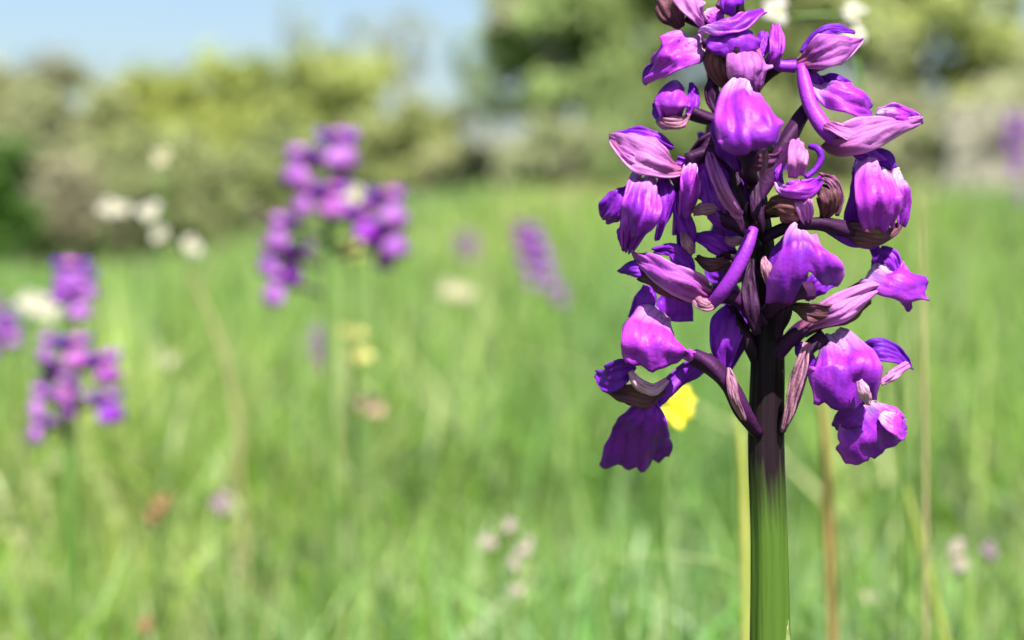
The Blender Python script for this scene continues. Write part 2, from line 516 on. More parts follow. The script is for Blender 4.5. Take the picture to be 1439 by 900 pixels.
def blades(x, y, h, wd, levels, lean=0.35, palette=None):
    n = len(x)
    z = gzv(x, y)
    az = NP.uniform(0, 2 * np.pi, n)
    ln = np.abs(NP.normal(0, lean, n)) * h
    face = NP.uniform(0, 2 * np.pi, n)
    V = np.zeros((n, levels, 2, 3))
    for k in range(levels):
        s = k / (levels - 1)
        cx = x + np.cos(az) * ln * s ** 1.9
        cy = y + np.sin(az) * ln * s ** 1.9
        cz = z - 0.004 + h * (s - 0.25 * (ln / h) * s ** 3)
        ww = wd * (1 - s ** 2.2 * 0.97) * 0.5
        for sd in (0, 1):
            sg = -1 if sd == 0 else 1
            V[:, k, sd, 0] = cx + np.cos(face) * ww * sg
            V[:, k, sd, 1] = cy + np.sin(face) * ww * sg
            V[:, k, sd, 2] = cz
    pal = np.array(palette)
    pick = NP.integers(0, len(pal), n)
    c = 1.0 * pal[pick] * NP.uniform(0.5, 1.45, n)[:, None]
    patch = np.array([noise.noise(Vector((a_ * 9.0 / (1 + b_), b_ * 4.0 / (1 + b_), 7.7))) for a_, b_ in zip(x, y)])
    c *= (1 + 0.18 * patch)[:, None]
    c[:, 0] *= 1 + 0.25 * patch
    c[:, 2] *= 1.12
    c[:, 0] *= 1.03
    c *= 0.94
    T = np.ones((n, levels, 2, 4))
    T[..., :3] = c[:, None, None, :]
    return V.reshape(-1, 3), T.reshape(-1, 4)


PAL = [(0.18, 0.32, 0.04), (0.22, 0.37, 0.06), (0.28, 0.42, 0.09), (0.13, 0.28, 0.03), (0.33, 0.43, 0.12), (0.12, 0.27, 0.015), (0.22, 0.36, 0.14), (0.42, 0.46, 0.2)]
PALF = [(0.26, 0.37, 0.09), (0.31, 0.42, 0.11), (0.35, 0.42, 0.15), (0.24, 0.37, 0.07), (0.42, 0.41, 0.2)]


def wedge(n, r0, r1, half_deg, power=1.0):
    u = NP.uniform(0, 1, n)
    r = (r0 ** power + u * (r1 ** power - r0 ** power)) ** (1 / power)
    a = NP.uniform(-math.radians(half_deg), math.radians(half_deg), n)
    return r * np.sin(a), r * np.cos(a), r


parts_v, parts_t = [], []
# around and behind the orchid, blade by blade
x, y, r = wedge(60000, 0.27, 2.4, 40, 1.45)
h = np.clip(NP.lognormal(math.log(0.115), 0.30, len(x)), 0.03, 0.225)
cap = 0.238 - 0.2 * r
cap = np.where(r < 0.75, cap, 0.3) * NP.uniform(0.6, 1.06, len(x))
h = np.minimum(h, np.where(r < 0.36, np.minimum(cap, 0.14), cap))
V, T = blades(x, y, h, NP.uniform(0.0018, 0.0042, len(x)), 5, 0.55, PAL)
nb = len(x)
go = fast_mesh('meadow_grass', V, nb, 5, T, M['grass'])
tag(go, 'dense green meadow grass blades filling the foreground behind the purple orchid', 'grass', kind='stuff')
# broad little leaves of clover and plantain among the blades: bright flecks
x, y, r = wedge(9000, 0.33, 2.4, 38, 1.4)
h = np.minimum(NP.uniform(0.05, 0.15, len(x)), np.where(r < 0.75, 0.225 - 0.2 * r, 0.2))
V, T = blades(x, y, h, NP.uniform(0.004, 0.009, len(x)), 5, 1.1, [(0.2, 0.36, 0.09), (0.32, 0.46, 0.16), (0.12, 0.26, 0.04), (0.42, 0.5, 0.26)])
tag(fast_mesh('broad_herb_leaves', V, len(x), 5, T, M['grass']), 'broad pale leaves of low herbs mixed into the near meadow grass', 'herbs', kind='stuff')
# short turf under the camera and round the stem base, below the frame
x, y, r = wedge(9000, 0.02, 0.27, 180, 2)
V, T = blades(x, y, np.clip(NP.normal(0.07, 0.02, len(x)), 0.02, 0.12), NP.uniform(0.002, 0.004, len(x)), 4, 0.4, PAL)
tag(fast_mesh('short_turf', V, len(x), 4, T, M['grass']), 'short turf around the base of the tall purple orchid', 'grass', kind='stuff')
# middle distance
x, y, r = wedge(75000, 2.4, 9.0, 36, 1.3)
h = np.clip(NP.lognormal(math.log(0.125), 0.3, len(x)), 0.04, 0.25)
V, T = blades(x, y, h, NP.uniform(0.005, 0.012, len(x)), 4, 0.4, PAL[:6] + PALF)
tag(fast_mesh('middle_grass', V, len(x), 4, T, M['grass']), 'lighter meadow grass in the middle of the field', 'grass', kind='stuff')
x, y, r = wedge(70000, 9.0, 34, 34, 1.5)
h = np.clip(NP.lognormal(math.log(0.15), 0.3, len(x)), 0.05, 0.4)
V, T = blades(x, y, h, NP.uniform(0.03, 0.07, len(x)), 3, 0.4, PALF)
tag(fast_mesh('far_grass', V, len(x), 3, T, M['grass']), 'pale far meadow grass reaching the foot of the trees', 'grass', kind='stuff')

# ------------------------------------------------------------------ trees and shrubs along the field edge
def tree(name, label, px, top, base_py, wpx, d, tint, density=1.0, trunk_frac=0.25, leaf=0.09, seed=0, limbs=7, group='trees and shrubs along the field edge', cat='tree', dead=0.0):
    rr = random.Random(seed * 91 + 5)
    npr = np.random.default_rng(seed + 400)
    x0 = (px - 719.5) / FPX * d
    y0 = d
    z0 = ground_z(x0, y0) - 0.05
    ztop = CAM_H + (255 - top) / FPX * d
    H = ztop - z0
    W = wpx / FPX * d / 2
    root = empty(name, (x0, y0, z0))
    mb = MB()
    hz = H * (trunk_frac + 0.35)
    r0 = 0.022 * H + 0.02
    if density < 0.1:
        r0 *= 0.45
    tube(mb, [(x0, y0, z0 - 0.1, r0 * 1.4), (x0 + 0.03, y0, z0 + hz * 0.4, r0), (x0 - 0.05, y0, z0 + hz, r0 * 0.6), (x0, y0, z0 + H * 0.93, r0 * 0.12)], n=8)
    tips = []
    for k in range(limbs):
        a = 2 * math.pi * k / limbs + rr.uniform(-0.4, 0.4)
        s = rr.uniform(0.15, 0.75)
        zb = z0 + H * (trunk_frac * 0.6 + s * (0.75 - trunk_frac * 0.4))
        reach = W * rr.uniform(0.55, 0.95) * (1 - 0.5 * s)
        e = (x0 + math.cos(a) * reach, y0 + math.sin(a) * reach, min(zb + H * rr.uniform(0.12, 0.3), z0 + H * 0.95))
        mid = (x0 + math.cos(a) * reach * 0.45, y0 + math.sin(a) * reach * 0.45, zb + (e[2] - zb) * 0.35)
        tube(mb, [(x0, y0, zb, r0 * 0.5), (*mid, r0 * 0.32), (*e, r0 * 0.08)], n=6, nv=8)
        tips.append(e)
        for j in range(3):
            t = rr.uniform(0.4, 0.95)
            bp = [mid[i] + (e[i] - mid[i]) * t for i in range(3)]
            ee = (bp[0] + rr.uniform(-1, 1) * W * 0.4, bp[1] + rr.uniform(-1, 1) * W * 0.4, bp[2] + rr.uniform(0.02, 0.2) * H)
            tube(mb, [(*bp, r0 * 0.16), (*[(bp[i] + ee[i]) / 2 + rr.uniform(-.03, .03) for i in range(3)], r0 * 0.1), (*ee, r0 * 0.04)], n=5, nv=6)
            tips.append(ee)
    mb.build('trunk', M['bark'], root)
    # crown: leaf clumps round twig ends and through an uneven ellipsoid
    nclump = int(60 * density)
    cz = z0 + H * (trunk_frac + (1 - trunk_frac) * 0.5)
    ch = H * (1 - trunk_frac) * 0.5
    cents, crad = [], []
    for e in tips:
        cents.append(e); crad.append(W * rr.uniform(0.14, 0.24))
    for k in range(nclump):
        while True:
            q = np.array([rr.uniform(-1, 1), rr.uniform(-1, 1), rr.uniform(-1, 1)])
            l = np.linalg.norm(q)
            if 0.25 < l < 1: break
        q *= 1 + 0.28 * noise.noise(Vector((q[0] * 1.7 + seed, q[1] * 1.7, q[2] * 1.7)))
        sc = 1.0 - 0.25 * max(0, q[2])
        cents.append((x0 + q[0] * W * sc * 0.92, y0 + q[1] * W * sc * 0.92, cz + q[2] * ch * 0.92))
        crad.append(W * rr.uniform(0.13, 0.27))
    cents = np.array(cents); crad = np.array(crad)
    nl = int(210 * max(density, .5)) if density > 0.1 else 60
    n = len(cents) * nl
    ctr = np.repeat(cents, nl, axis=0)
    rad = np.repeat(crad, nl)
    off = npr.normal(0, 0.5, (n, 3)) * rad[:, None]
    off[:, 2] *= 0.8
    pos = ctr + off
    pos[:, 2] = np.maximum(pos[:, 2], z0 + 0.1)
    # leaf diamonds: two levels of two vertices
    a = npr.normal(0, 1, (n, 3)); a /= np.linalg.norm(a, axis=1)[:, None]
    b = npr.normal(0, 1, (n, 3)); b -= a * (a * b).sum(1)[:, None]; b /= np.linalg.norm(b, axis=1)[:, None]
    ls = 1.45 * leaf * npr.uniform(0.6, 1.3, n)
    Vv = np.zeros((n, 2, 2, 3))
    Vv[:, 0, 0] = pos - a * ls[:, None] * .5
    Vv[:, 0, 1] = pos + b * ls[:, None] * .33
    Vv[:, 1, 0] = pos - b * ls[:, None] * .33
    Vv[:, 1, 1] = pos + a * ls[:, None] * .5
    clump_tone = npr.uniform(0.75, 1.25, len(cents))
    c = (1.2 if px < 620 else 1.5) * np.array(tint)[None, :] * (np.repeat(clump_tone, nl) * npr.uniform(0.75, 1.25, n))[:, None]
    if dead:
        k = np.repeat(npr.uniform(0, 1, len(cents)) < dead, nl)
        c[k] = np.array((0.26, 0.26, 0.17)) * npr.uniform(0.8, 1.3, k.sum())[:, None]
    T = np.ones((n, 2, 2, 4)); T[..., :3] = c[:, None, None, :]
    cr = fast_mesh('crown', Vv.reshape(-1, 3) - np.array(root.location), n, 2, T.reshape(-1, 4), M['foliage'])
    cr.parent = root
    tag(root, label, cat, group)
    return root


YG, DG, GB = (0.29, 0.33, 0.085), (0.08, 0.17, 0.03), (0.30, 0.27, 0.18)
TREES = [
    ('shrub', 'dark green rounded shrub at the end of the hedge, darkest of the hedge', -25, 165, 345, 130, 17, DG, 0.8, 0.05, 0.08),
    ('shrub', 'greyish half bare shrub between the dark shrub and the yellow green trees', 100, 82, 345, 230, 21, (0.27, 0.29, 0.15), 0.9, 0.05, 0.09),
    ('tree', 'broad yellow green tree, brightest crown of the hedge', 245, 78, 340, 250, 22, YG, 1.0, 0.1, 0.1),
    ('tree', 'olive tree rising just above the yellow green trees beside it', 365, 58, 335, 150, 24, (0.22, 0.27, 0.08), 0.8, 0.12, 0.1),
    ('tree', 'yellow green tree standing behind the blurred two winged orchid', 470, 82, 310, 210, 23, (0.27, 0.31, 0.10), 0.95, 0.1, 0.1),
    ('tree', 'pale olive tree rising behind the dark green rounded shrub', -10, 75, 345, 220, 24, (0.27, 0.28, 0.14), 0.9, 0.1, 0.1),
    ('tree', 'thin nearly bare tree reaching highest into the open sky gap', 566, -15, 290, 110, 25, (0.3, 0.32, 0.2), 0.05, 0.3, 0.04),
    ('tree', 'slim wispy tree poking up from the middle of the hedge crown', 432, 5, 320, 70, 25, (0.28, 0.32, 0.17), 0.05, 0.3, 0.04),
    ('tree', 'slim bare young tree beside the highest thin one in the sky gap', 522, 40, 290, 90, 26, (0.3, 0.32, 0.2), 0.05, 0.3, 0.04),
    ('tree', 'wispy half leafed tree leaning against the tall green tree', 668, 60, 265, 90, 22, (0.18, 0.24, 0.11), 0.05, 0.3, 0.045),
    ('shrub', 'dull olive shrub below the thin bare tree', 575, 140, 275, 190, 22, (0.25, 0.28, 0.11), 0.8, 0.04, 0.09),
    ('shrub', 'low brownish shrub at the foot of the open sky gap', 665, 205, 260, 150, 21, (0.26, 0.27, 0.14), 0.7, 0.02, 0.08),
    ('tree', 'tall green tree with loose branches beside the open sky gap', 775, -70, 260, 230, 19, (0.2, 0.26, 0.10), 0.75, 0.1, 0.1),
    ('tree', 'tall dense olive tree, darkest of the tall trees', 925, -170, 260, 300, 20, (0.18, 0.23, 0.08), 1.0, 0.12, 0.1),
    ('tree', 'tall olive tree directly behind the sharp purple flower spike', 1110, -150, 260, 290, 21, (0.22, 0.25, 0.1), 0.95, 0.12, 0.1),
    ('tree', 'tall pale olive tree behind the end of the stone wall', 1290, -130, 260, 270, 22, (0.26, 0.29, 0.11), 0.9, 0.12, 0.1),
    ('tree', 'pale leafy tree rising over the middle of the stone wall', 1440, 30, 260, 210, 22, (0.25, 0.27, 0.14), 0.8, 0.12, 0.1),
    ('shrub', 'grey brown thicket under the tall tree with loose branches', 790, 165, 262, 190, 17.5, (0.22, 0.24, 0.13), 0.7, 0.02, 0.08),
    ('shrub', 'dark green thicket under the tall dense olive tree', 900, 150, 262, 180, 17, (0.16, 0.21, 0.08), 0.7, 0.02, 0.08),
    ('shrub', 'greyish thicket at the foot of the pale olive tree', 1230, 120, 262, 240, 18, (0.25, 0.26, 0.15), 0.7, 0.02, 0.08),
    ('shrub', 'low olive thicket right behind the stone wall', 1400, 110, 262, 220, 18.5, (0.25, 0.26, 0.15), 0.7, 0.02, 0.08),
    ('shrub', 'sage green thicket behind the stem of the sharp purple spike', 1060, 140, 262, 220, 18, (0.18, 0.21, 0.08), 0.7, 0.02, 0.08),
    ('shrub', 'low olive hedge bush below the brightest crown', 230, 190, 345, 250, 19, (0.22, 0.25, 0.11), 0.7, 0.02, 0.08),
    ('shrub', 'low olive hedge bush below the two winged orchid', 410, 180, 335, 250, 20, (0.22, 0.26, 0.10), 0.7, 0.02, 0.08),
    ('shrub', 'low grey hedge bush beside the dark green rounded shrub', 95, 215, 345, 190, 18.5, (0.23, 0.22, 0.14), 0.7, 0.02, 0.08),
    ('tree', 'olive tree beyond the far end of the stone wall', 1640, -60, 260, 280, 22, (0.22, 0.26, 0.10), 0.8, 0.1, 0.1),
    ('tree', 'broad green tree ending the row past the stone wall', 1880, -20, 260, 320, 23, (0.2, 0.25, 0.09), 0.8, 0.08, 0.1),
    ('tree', 'olive green tree next past the dark green rounded shrub', -220, 70, 345, 280, 23, (0.24, 0.28, 0.11), 0.8, 0.08, 0.1),
    ('tree', 'green tree ending the hedge past the dark green rounded shrub', -450, 60, 345, 300, 23, (0.22, 0.27, 0.1), 0.8, 0.08, 0.1),
]
for i, t in enumerate(TREES):
    tree(*t, seed=i, cat=t[0], dead=0.10 if 'grey' in t[1] or 'bare' in t[1] or 'brown' in t[1] else 0.03)

# ------------------------------------------------------------------ the dry stone wall at the field edge
wall_d = 14.0
wx0 = (1318 - 719.5) / FPX * wall_d
wz = ground_z(wx0, wall_d)
wall = empty('stone_wall', (wx0, wall_d, wz))
tag(wall, 'low pale dry stone wall with a dark gap at the field edge', 'wall')
stone_meshes = []
for k in range(8):
    rr = random.Random(k)
    vs = []
    for sx in (-1, 1):
        for sy in (-1, 1):
            for sz in (-1, 1):
                vs.append((sx * 0.5 * rr.uniform(.86, 1.0), sy * 0.5 * rr.uniform(.85, 1.0), sz * 0.5 * rr.uniform(.84, 1.0)))
    fs = [(0, 1, 3, 2), (4, 6, 7, 5), (0, 4, 5, 1), (2, 3, 7, 6), (0, 2, 6, 4), (1, 5, 7, 3)]
    me = bpy.data.meshes.new('stone'); me.from_pydata(vs, [], fs); me.materials.append(M['stone'])
    stone_meshes.append(me)
zc = 0.0
for row in range(6):
    wall_back = row in (3, 4)
    hh = R.uniform(0.13, 0.19)
    xx = -0.05 + R.uniform(-0.1, 0.1)
    while xx < 1.9:
        ww = R.uniform(0.18, 0.38)
        cx = xx + ww / 2
        gap = row in (3, 4) and 0.28 < cx < 0.62
        if not gap:
            o = bpy.data.objects.new('stone', R.choice(stone_meshes))
            o.scale = (ww * 1.03, R.uniform(0.34, 0.42), hh * 1.06)
            o.location = (cx, R.uniform(-0.03, 0.03), zc + hh / 2 - 0.02)
            o.rotation_euler = (0, R.uniform(-.04, .04), R.uniform(-.06, .06))
            link(o, wall)
            bv = o.modifiers.new('worn_edges', 'BEVEL'); bv.width = 0.06; bv.segments = 2
        xx += ww
    if wall_back:      # the stones at the back of the hole
        for cx in (0.3, 0.62):
            o = bpy.data.objects.new('stone', stone_meshes[row])
            o.scale = (0.34, 0.2, hh * 1.05); o.location = (cx, 0.42, zc + hh / 2 - 0.02)
            link(o, wall)
    zc += hh

# ------------------------------------------------------------------ the sharp orchid
CAMN = -FWD
PXM = D / FPX    # metres for one photo pixel at the flower


def prow(rows):
    out = []
    for px, py, mm, hw in rows:
        p = P(px, py, mm)
        out.append((p.x, p.y, p.z, hw * (D - mm / 1000) / FPX))
    return out


STEM_PX = [(1083, 1000, 0, 28), (1081, 900, 0, 27.5), (1079, 760, 0, 26), (1078, 620, 0, 24), (1080, 500, 0, 23), (1074, 420, 0, 20), (1067, 330, 0, 17),
           (1062, 250, -1, 14), (1056, 170, -2, 11.5), (1046, 80, -2, 9.5), (1036, 0, -2, 8), (1028, -70, -1, 6), (1022, -120, 0, 4)]
rows = prow(STEM_PX)
bx, by = rows[0][0] + 0.004, rows[0][1] - 0.012
base = Vector((bx, by, 0))
orchid = empty('orchid', base)
tag(orchid, 'tall sharp magenta orchid with a dark purple ridged stem, in full bloom', 'orchid')
full = [(bx, by, -0.01, 0.0034), (bx, by, 0.05, 0.0031), (rows[0][0] + 0.001, rows[0][1] - 0.003, rows[0][2] - 0.05, 0.0028)] + rows
mb = MB(); full = [(a_ + .00022 * math.sin(i_ * 1.7), b_, c_, d_ * (1 + .03 * math.sin(i_ * 2.3))) for i_, (a_, b_, c_, d_) in enumerate(full)]
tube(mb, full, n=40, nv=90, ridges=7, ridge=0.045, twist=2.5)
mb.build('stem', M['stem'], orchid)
# basal leaves and a sheath leaf on the stem
for k, (a, ln) in enumerate([(0.4, 0.09), (1.9, 0.10), (3.3, 0.085), (4.6, 0.095), (5.6, 0.08)]):
    mb = MB()
    ca, sa = math.cos(a), math.sin(a)
    sheet(mb, [(bx, by, 0.004, 0.004), (bx + ca * ln * .35, by + sa * ln * .35, 0.03, 0.008), (bx + ca * ln * .75, by + sa * ln * .75, 0.04, 0.0075), (bx + ca * ln, by + sa * ln, 0.03, 0.0005)], (0, 0, 1), cup=-50, seed=k)
    mb.build('leaf', M['leaf'], orchid, 0.0005)
mb = MB()
sheet(mb, prow([(1088, 1120, 2, 32), (1090, 1020, 2.6, 31), (1096, 950, 2.6, 22), (1101, 905, 2, 11), (1106, 872, 1.2, 1)]), CAMN, cup=110, seed=3, wave=0.0)
mb.build('sheath_leaf', M['pale_leaf'], orchid, 0.0004)

SEED = [0]


def flower(ovary, pieces, tips=None):
    """ovary = pixel rows of the tube from the stem; pieces = petals of one flower"""
    SEED[0] += 1
    mb = MB(); tube(mb, prow(ovary), n=12, nv=22, ridges=3, ridge=0.16, twist=7)
    fo = mb.build('flower', M['ovary'], orchid)
    for pc in pieces:
        name, mat, rows = pc[0], pc[1], pc[2]
        kw = pc[3] if len(pc) > 3 else {}
        SEED[0] += 1
        mb = MB()
        if kw.get('tube'):
            tube(mb, prow(rows), n=12, nv=24)
            mb.build(name, M[mat], fo)
        else:
            n = CAMN
            if 'n' in kw:
                a, b, c = kw['n']
                n = (RGT * a + UPV * b + CAMN * c).normalized()
            sheet(mb, prow(rows), n, cup=kw.get('cup', 80), ragged=kw.get('rag', 0.0), lobes=kw.get('lobes', 0), roll=kw.get('roll', 0), seed=SEED[0] * 0.61,
                  wave=kw.get('wave', 0.075), curl=kw.get('curl', 0.0), nu=21, nv=26)
            mb.build(name, M[mat], fo, 0.00022)
    return fo


T1 = {'tube': 1}
# lowest left flower: lit hood, dark hanging lip
flower([(1066, 610, 2, 8), (1042, 575, 4, 12), (1022, 540, 5, 12), (1000, 515, 5, 13), (975, 500, 4, 12)], [
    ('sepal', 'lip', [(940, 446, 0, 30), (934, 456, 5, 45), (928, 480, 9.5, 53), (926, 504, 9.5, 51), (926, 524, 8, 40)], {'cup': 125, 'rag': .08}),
    ('sepal', 'violet', [(892, 512, 3, 6), (872, 522, 4, 18), (855, 532, 3, 19), (838, 524, 0, 6)], {'cup': -70}),
    ('petal', 'hood', [(850, 548, 0, 4), (878, 556, 3, 15), (908, 562, 4, 18), (935, 545, 2, 8)], {'cup': 90, 'n': (0, -.4, 1)}),
    ('petal', 'violet', [(915, 575, 1, 4), (945, 545, 1, 15), (975, 520, 0, 17), (1000, 505, -1, 10)], {'cup': 80, 'n': (0.2, -.6, 1)}),
    ('column', 'pink', [(886, 522, 6, 3), (896, 538, 6, 7), (918, 548, 5, 8), (938, 535, 4, 4)], {'cup': 100}),
    ('lip', 'violet', [(910, 560, 3, 10), (905, 588, 2, 30), (897, 622, -3, 43), (893, 668, -10, 52)], {'cup': 50, 'rag': .15, 'lobes': 4, 'wave': .05}),
    ('bract', 'bract', [(1046, 590, 5, 3), (1032, 558, 7, 7), (1028, 535, 7, 7), (1024, 520, 6, 2)], {'cup': 70}),
])
flower([(1070, 520, 0, 8), (1050, 480, 1, 9), (1035, 450, 1, 10), (1026, 432, 0, 8)], [
    ('sepal', 'violet', [(1030, 428, 0, 10), (1024, 452, 2, 24), (1018, 485, 2, 20), (1016, 530, 0, 5)], {'cup': 70, 'n': (-.2, -.4, 1)}),
    ('petal', 'violet', [(1040, 436, -2, 7), (1040, 465, -1, 14), (1030, 500, -2, 10), (1025, 520, -2, 3)], {'cup': 60}),
])
# lowest right flower
flower([(1094, 610, 1, 7), (1112, 572, 2, 8), (1124, 530, 2, 9), (1136, 492, 2, 10), (1160, 475, 2, 12)], [
    ('bract', 'bract', [(1100, 606, 3, 3), (1112, 565, 5, 7), (1124, 520, 6, 9), (1134, 482, 5, 4)], {'cup': 70}),
    ('petal', 'violet', [(1120, 482, 1, 4), (1128, 492, 2, 11), (1140, 510, 2, 9), (1146, 530, 1, 3)], {'cup': 60}),
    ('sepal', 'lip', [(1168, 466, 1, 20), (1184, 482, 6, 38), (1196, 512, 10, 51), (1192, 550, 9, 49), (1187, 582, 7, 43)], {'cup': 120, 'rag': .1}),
    ('sepal', 'violet', [(1208, 500, 0, 8), (1232, 492, 2, 16), (1258, 498, 2, 14), (1281, 516, 0, 4)], {'cup': -70, 'n': (.1, .3, 1)}),
    ('petal', 'pink', [(1238, 540, 4, 3), (1254, 528, 4, 7), (1276, 512, 2, 5)], {'cup': 60}),
    ('column', 'pink', [(1208, 535, 11, 4), (1215, 550, 11, 9), (1222, 566, 9, 5)], {'cup': 110}),
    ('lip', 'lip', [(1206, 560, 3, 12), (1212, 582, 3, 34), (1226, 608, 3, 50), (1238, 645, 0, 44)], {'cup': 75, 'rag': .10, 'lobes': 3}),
    ('lip_lobe', 'violet', [(1214, 572, 4, 8), (1196, 590, 4, 20), (1178, 606, 1, 12)], {'cup': 60, 'n': (-.4, -.6, 1)}),
    ('lip_lobe', 'lip', [(1238, 582, 3, 8), (1258, 592, 4, 20), (1276, 606, 2, 15)], {'cup': 60, 'n': (.3, .4, 1), 'rag': .1}),
])
# right flower with a veined hood, its lip behind
flower([(1088, 505, 1, 9), (1108, 478, 2, 11), (1128, 462, 2, 11), (1150, 448, 2, 10)], [
    ('hood', 'sepal', [(1118, 468, 2, 5), (1146, 450, 4, 15), (1184, 432, 6, 20), (1218, 412, 5, 14), (1240, 402, 3, 3)], {'cup': 110}),
    ('sepal', 'hood', [(1130, 470, 1, 4), (1165, 452, 2, 10), (1200, 440, 2, 10), (1222, 424, 1, 3)], {'cup': 70, 'n': (0, -.7, 1)}),
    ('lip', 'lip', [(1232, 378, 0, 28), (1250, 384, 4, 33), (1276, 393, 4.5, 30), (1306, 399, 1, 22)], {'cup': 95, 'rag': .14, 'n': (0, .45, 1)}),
    ('lip_lobe', 'violet', [(1228, 346, -1, 7), (1232, 365, 0, 11), (1230, 400, -1, 8)], {'cup': 50, 'n': (-.8, 0, .6)}),
    ('lip_lobe', 'violet', [(1236, 350, 0, 5), (1252, 362, 2, 12), (1262, 384, 2, 6)], {'cup': 60, 'n': (-.3, -.2, 1)}),
    ('lip_lobe', 'lip', [(1268, 412, 3, 10), (1275, 424, 2, 8), (1278, 437, 1, 3)], {'cup': 50}),
    ('spur', 'ovary', [(1150, 448, 1, 9), (1190, 415, -1, 8), (1232, 392, -1, 9)], T1),
])
# middle lip hanging in two lobes
flower([(1078, 440, 4, 9), (1092, 425, 7, 11), (1115, 412, 8, 13), (1140, 410, 7, 12)], [
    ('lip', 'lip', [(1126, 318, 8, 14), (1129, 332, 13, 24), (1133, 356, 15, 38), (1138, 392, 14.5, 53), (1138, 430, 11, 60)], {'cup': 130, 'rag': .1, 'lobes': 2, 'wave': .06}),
    ('sepal', 'violet', [(1110, 330, 6, 6), (1095, 360, 6, 13), (1088, 400, 5, 11), (1092, 432, 4, 4)], {'cup': 60, 'n': (-.5, -.2, 1)}),
    ('sepal', 'hood', [(1108, 430, 5, 4), (1135, 440, 6, 13), (1165, 438, 5, 12), (1188, 425, 3, 3)], {'cup': 80, 'n': (0, -.6, 1)}),
    ('petal', 'violet', [(1130, 420, 4, 8), (1150, 400, 5, 16), (1172, 390, 4, 12)], {'cup': 80}),
    ('bract', 'bract', [(1084, 405, 6, 3), (1080, 388, 7, 8), (1076, 370, 7, 7), (1074, 360, 6, 2)], {'cup': 80}),
])
# right middle flower with square lit lip
flower([(1074, 335, 4, 8), (1110, 318, 6, 8), (1150, 314, 6, 9), (1185, 322, 5, 12), (1215, 326, 4, 14)], [
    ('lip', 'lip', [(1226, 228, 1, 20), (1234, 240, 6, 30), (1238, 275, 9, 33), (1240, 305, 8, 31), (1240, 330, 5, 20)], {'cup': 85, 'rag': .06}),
    ('lip_lobe', 'violet', [(1208, 224, 0, 9), (1205, 260, 3, 14), (1198, 318, 2, 12)], {'cup': 50, 'n': (-.75, -.2, .7)}),
    ('lip_lobe', 'violet', [(1200, 240, -1, 4), (1215, 226, 0, 12), (1242, 224, 1, 14), (1258, 238, 1, 4)], {'cup': 80, 'n': (-.2, 0, 1)}),
    ('lip_lobe', 'lip', [(1262, 240, 3, 8), (1270, 262, 5, 17), (1272, 292, 4, 18), (1262, 325, 2, 8)], {'cup': 90, 'n': (.5, .1, 1), 'rag': .1}),
    ('sepal', 'hood', [(1180, 322, 4, 5), (1208, 332, 6, 18), (1238, 336, 5, 15), (1266, 318, 3, 4)], {'cup': 100, 'n': (0, -.7, 1)}),
    ('sepal', 'violet', [(1150, 318, 4, 4), (1175, 326, 5, 10), (1205, 340, 4, 11), (1230, 346, 3, 3)], {'cup': 80, 'n': (0, -.5, 1)}),
])
# upper right flower: long spur, veined sepals, pink lip above
flower([(1062, 285, 2, 9), (1085, 240, 2, 12), (1105, 200, 2, 12), (1122, 172, 1, 11), (1138, 150, 1, 9)], [
    ('spur', 'spur', [(1126, 92, 2, 7), (1131, 118, 3, 10), (1140, 150, 4, 11), (1160, 182, 5, 12), (1185, 203, 5, 10), (1210, 214, 4, 4)], T1),
    ('lip', 'lip', [(1150, 118, 1, 14), (1170, 124, 5, 24), (1198, 134, 6, 27), (1228, 152, 2, 16)], {'cup': 100, 'n': (0, .4, 1), 'rag': .05}),
    ('lip_lobe', 'violet', [(1150, 110, 0, 4), (1170, 112, 2, 9), (1195, 120, 2, 6)], {'cup': 60}),
    ('hood', 'sepal', [(1160, 204, 3, 8), (1190, 194, 7, 22), (1224, 182, 7, 26), (1258, 174, 5, 17), (1292, 170, 2, 5)], {'cup': 90, 'n': (0, .25, 1)}),
    ('sepal', 'sepal', [(1155, 172, 5, 6), (1175, 180, 7, 10), (1200, 192, 7, 9), (1215, 204, 6, 3)], {'cup': 70, 'n': (0, .5, 1)}),
    ('petal', 'lip', [(1232, 160, 3, 8), (1258, 158, 4, 13), (1282, 164, 2, 9), (1296, 172, 1, 2)], {'cup': 70}),
    ('sepal', 'violet', [(1185, 206, 4, 4), (1210, 216, 4, 9), (1230, 222, 3, 8), (1245, 226, 2, 2)], {'cup': 80, 'n': (0, -.6, 1)}),
])
# topmost right hood
flower([(1050, 150, 0, 7), (1070, 112, 0, 8), (1092, 96, 1, 8), (1120, 90, 1, 8)], [
    ('hood', 'sepal', [(1120, 92, 1, 6), (1138, 78, 4, 20), (1162, 68, 5, 27), (1188, 62, 3, 20), (1208, 58, 0, 4)], {'cup': 100, 'n': (0, .2, 1)}),
    ('sepal', 'violet', [(1126, 74, 0, 4), (1145, 50, 1, 9), (1172, 40, 1, 9), (1200, 46, 0, 3)], {'cup': 90, 'n': (-.2, .5, 1)}),
    ('sepal', 'hood', [(1134, 98, 1, 4), (1142, 92, 3, 10), (1156, 90, 3, 8), (1166, 92, 2, 2)], {'cup': 80}),
    ('spur', 'spur', [(1076, 82, 2, 8), (1094, 92, 2, 8), (1118, 94, 2, 9)], T1),
    ('petal', 'violet', [(1128, 96, 0, 6), (1138, 108, 1, 10), (1150, 120, 1, 10), (1160, 128, 0, 3)], {'cup': 70, 'n': (0, -.4, 1)}),
])
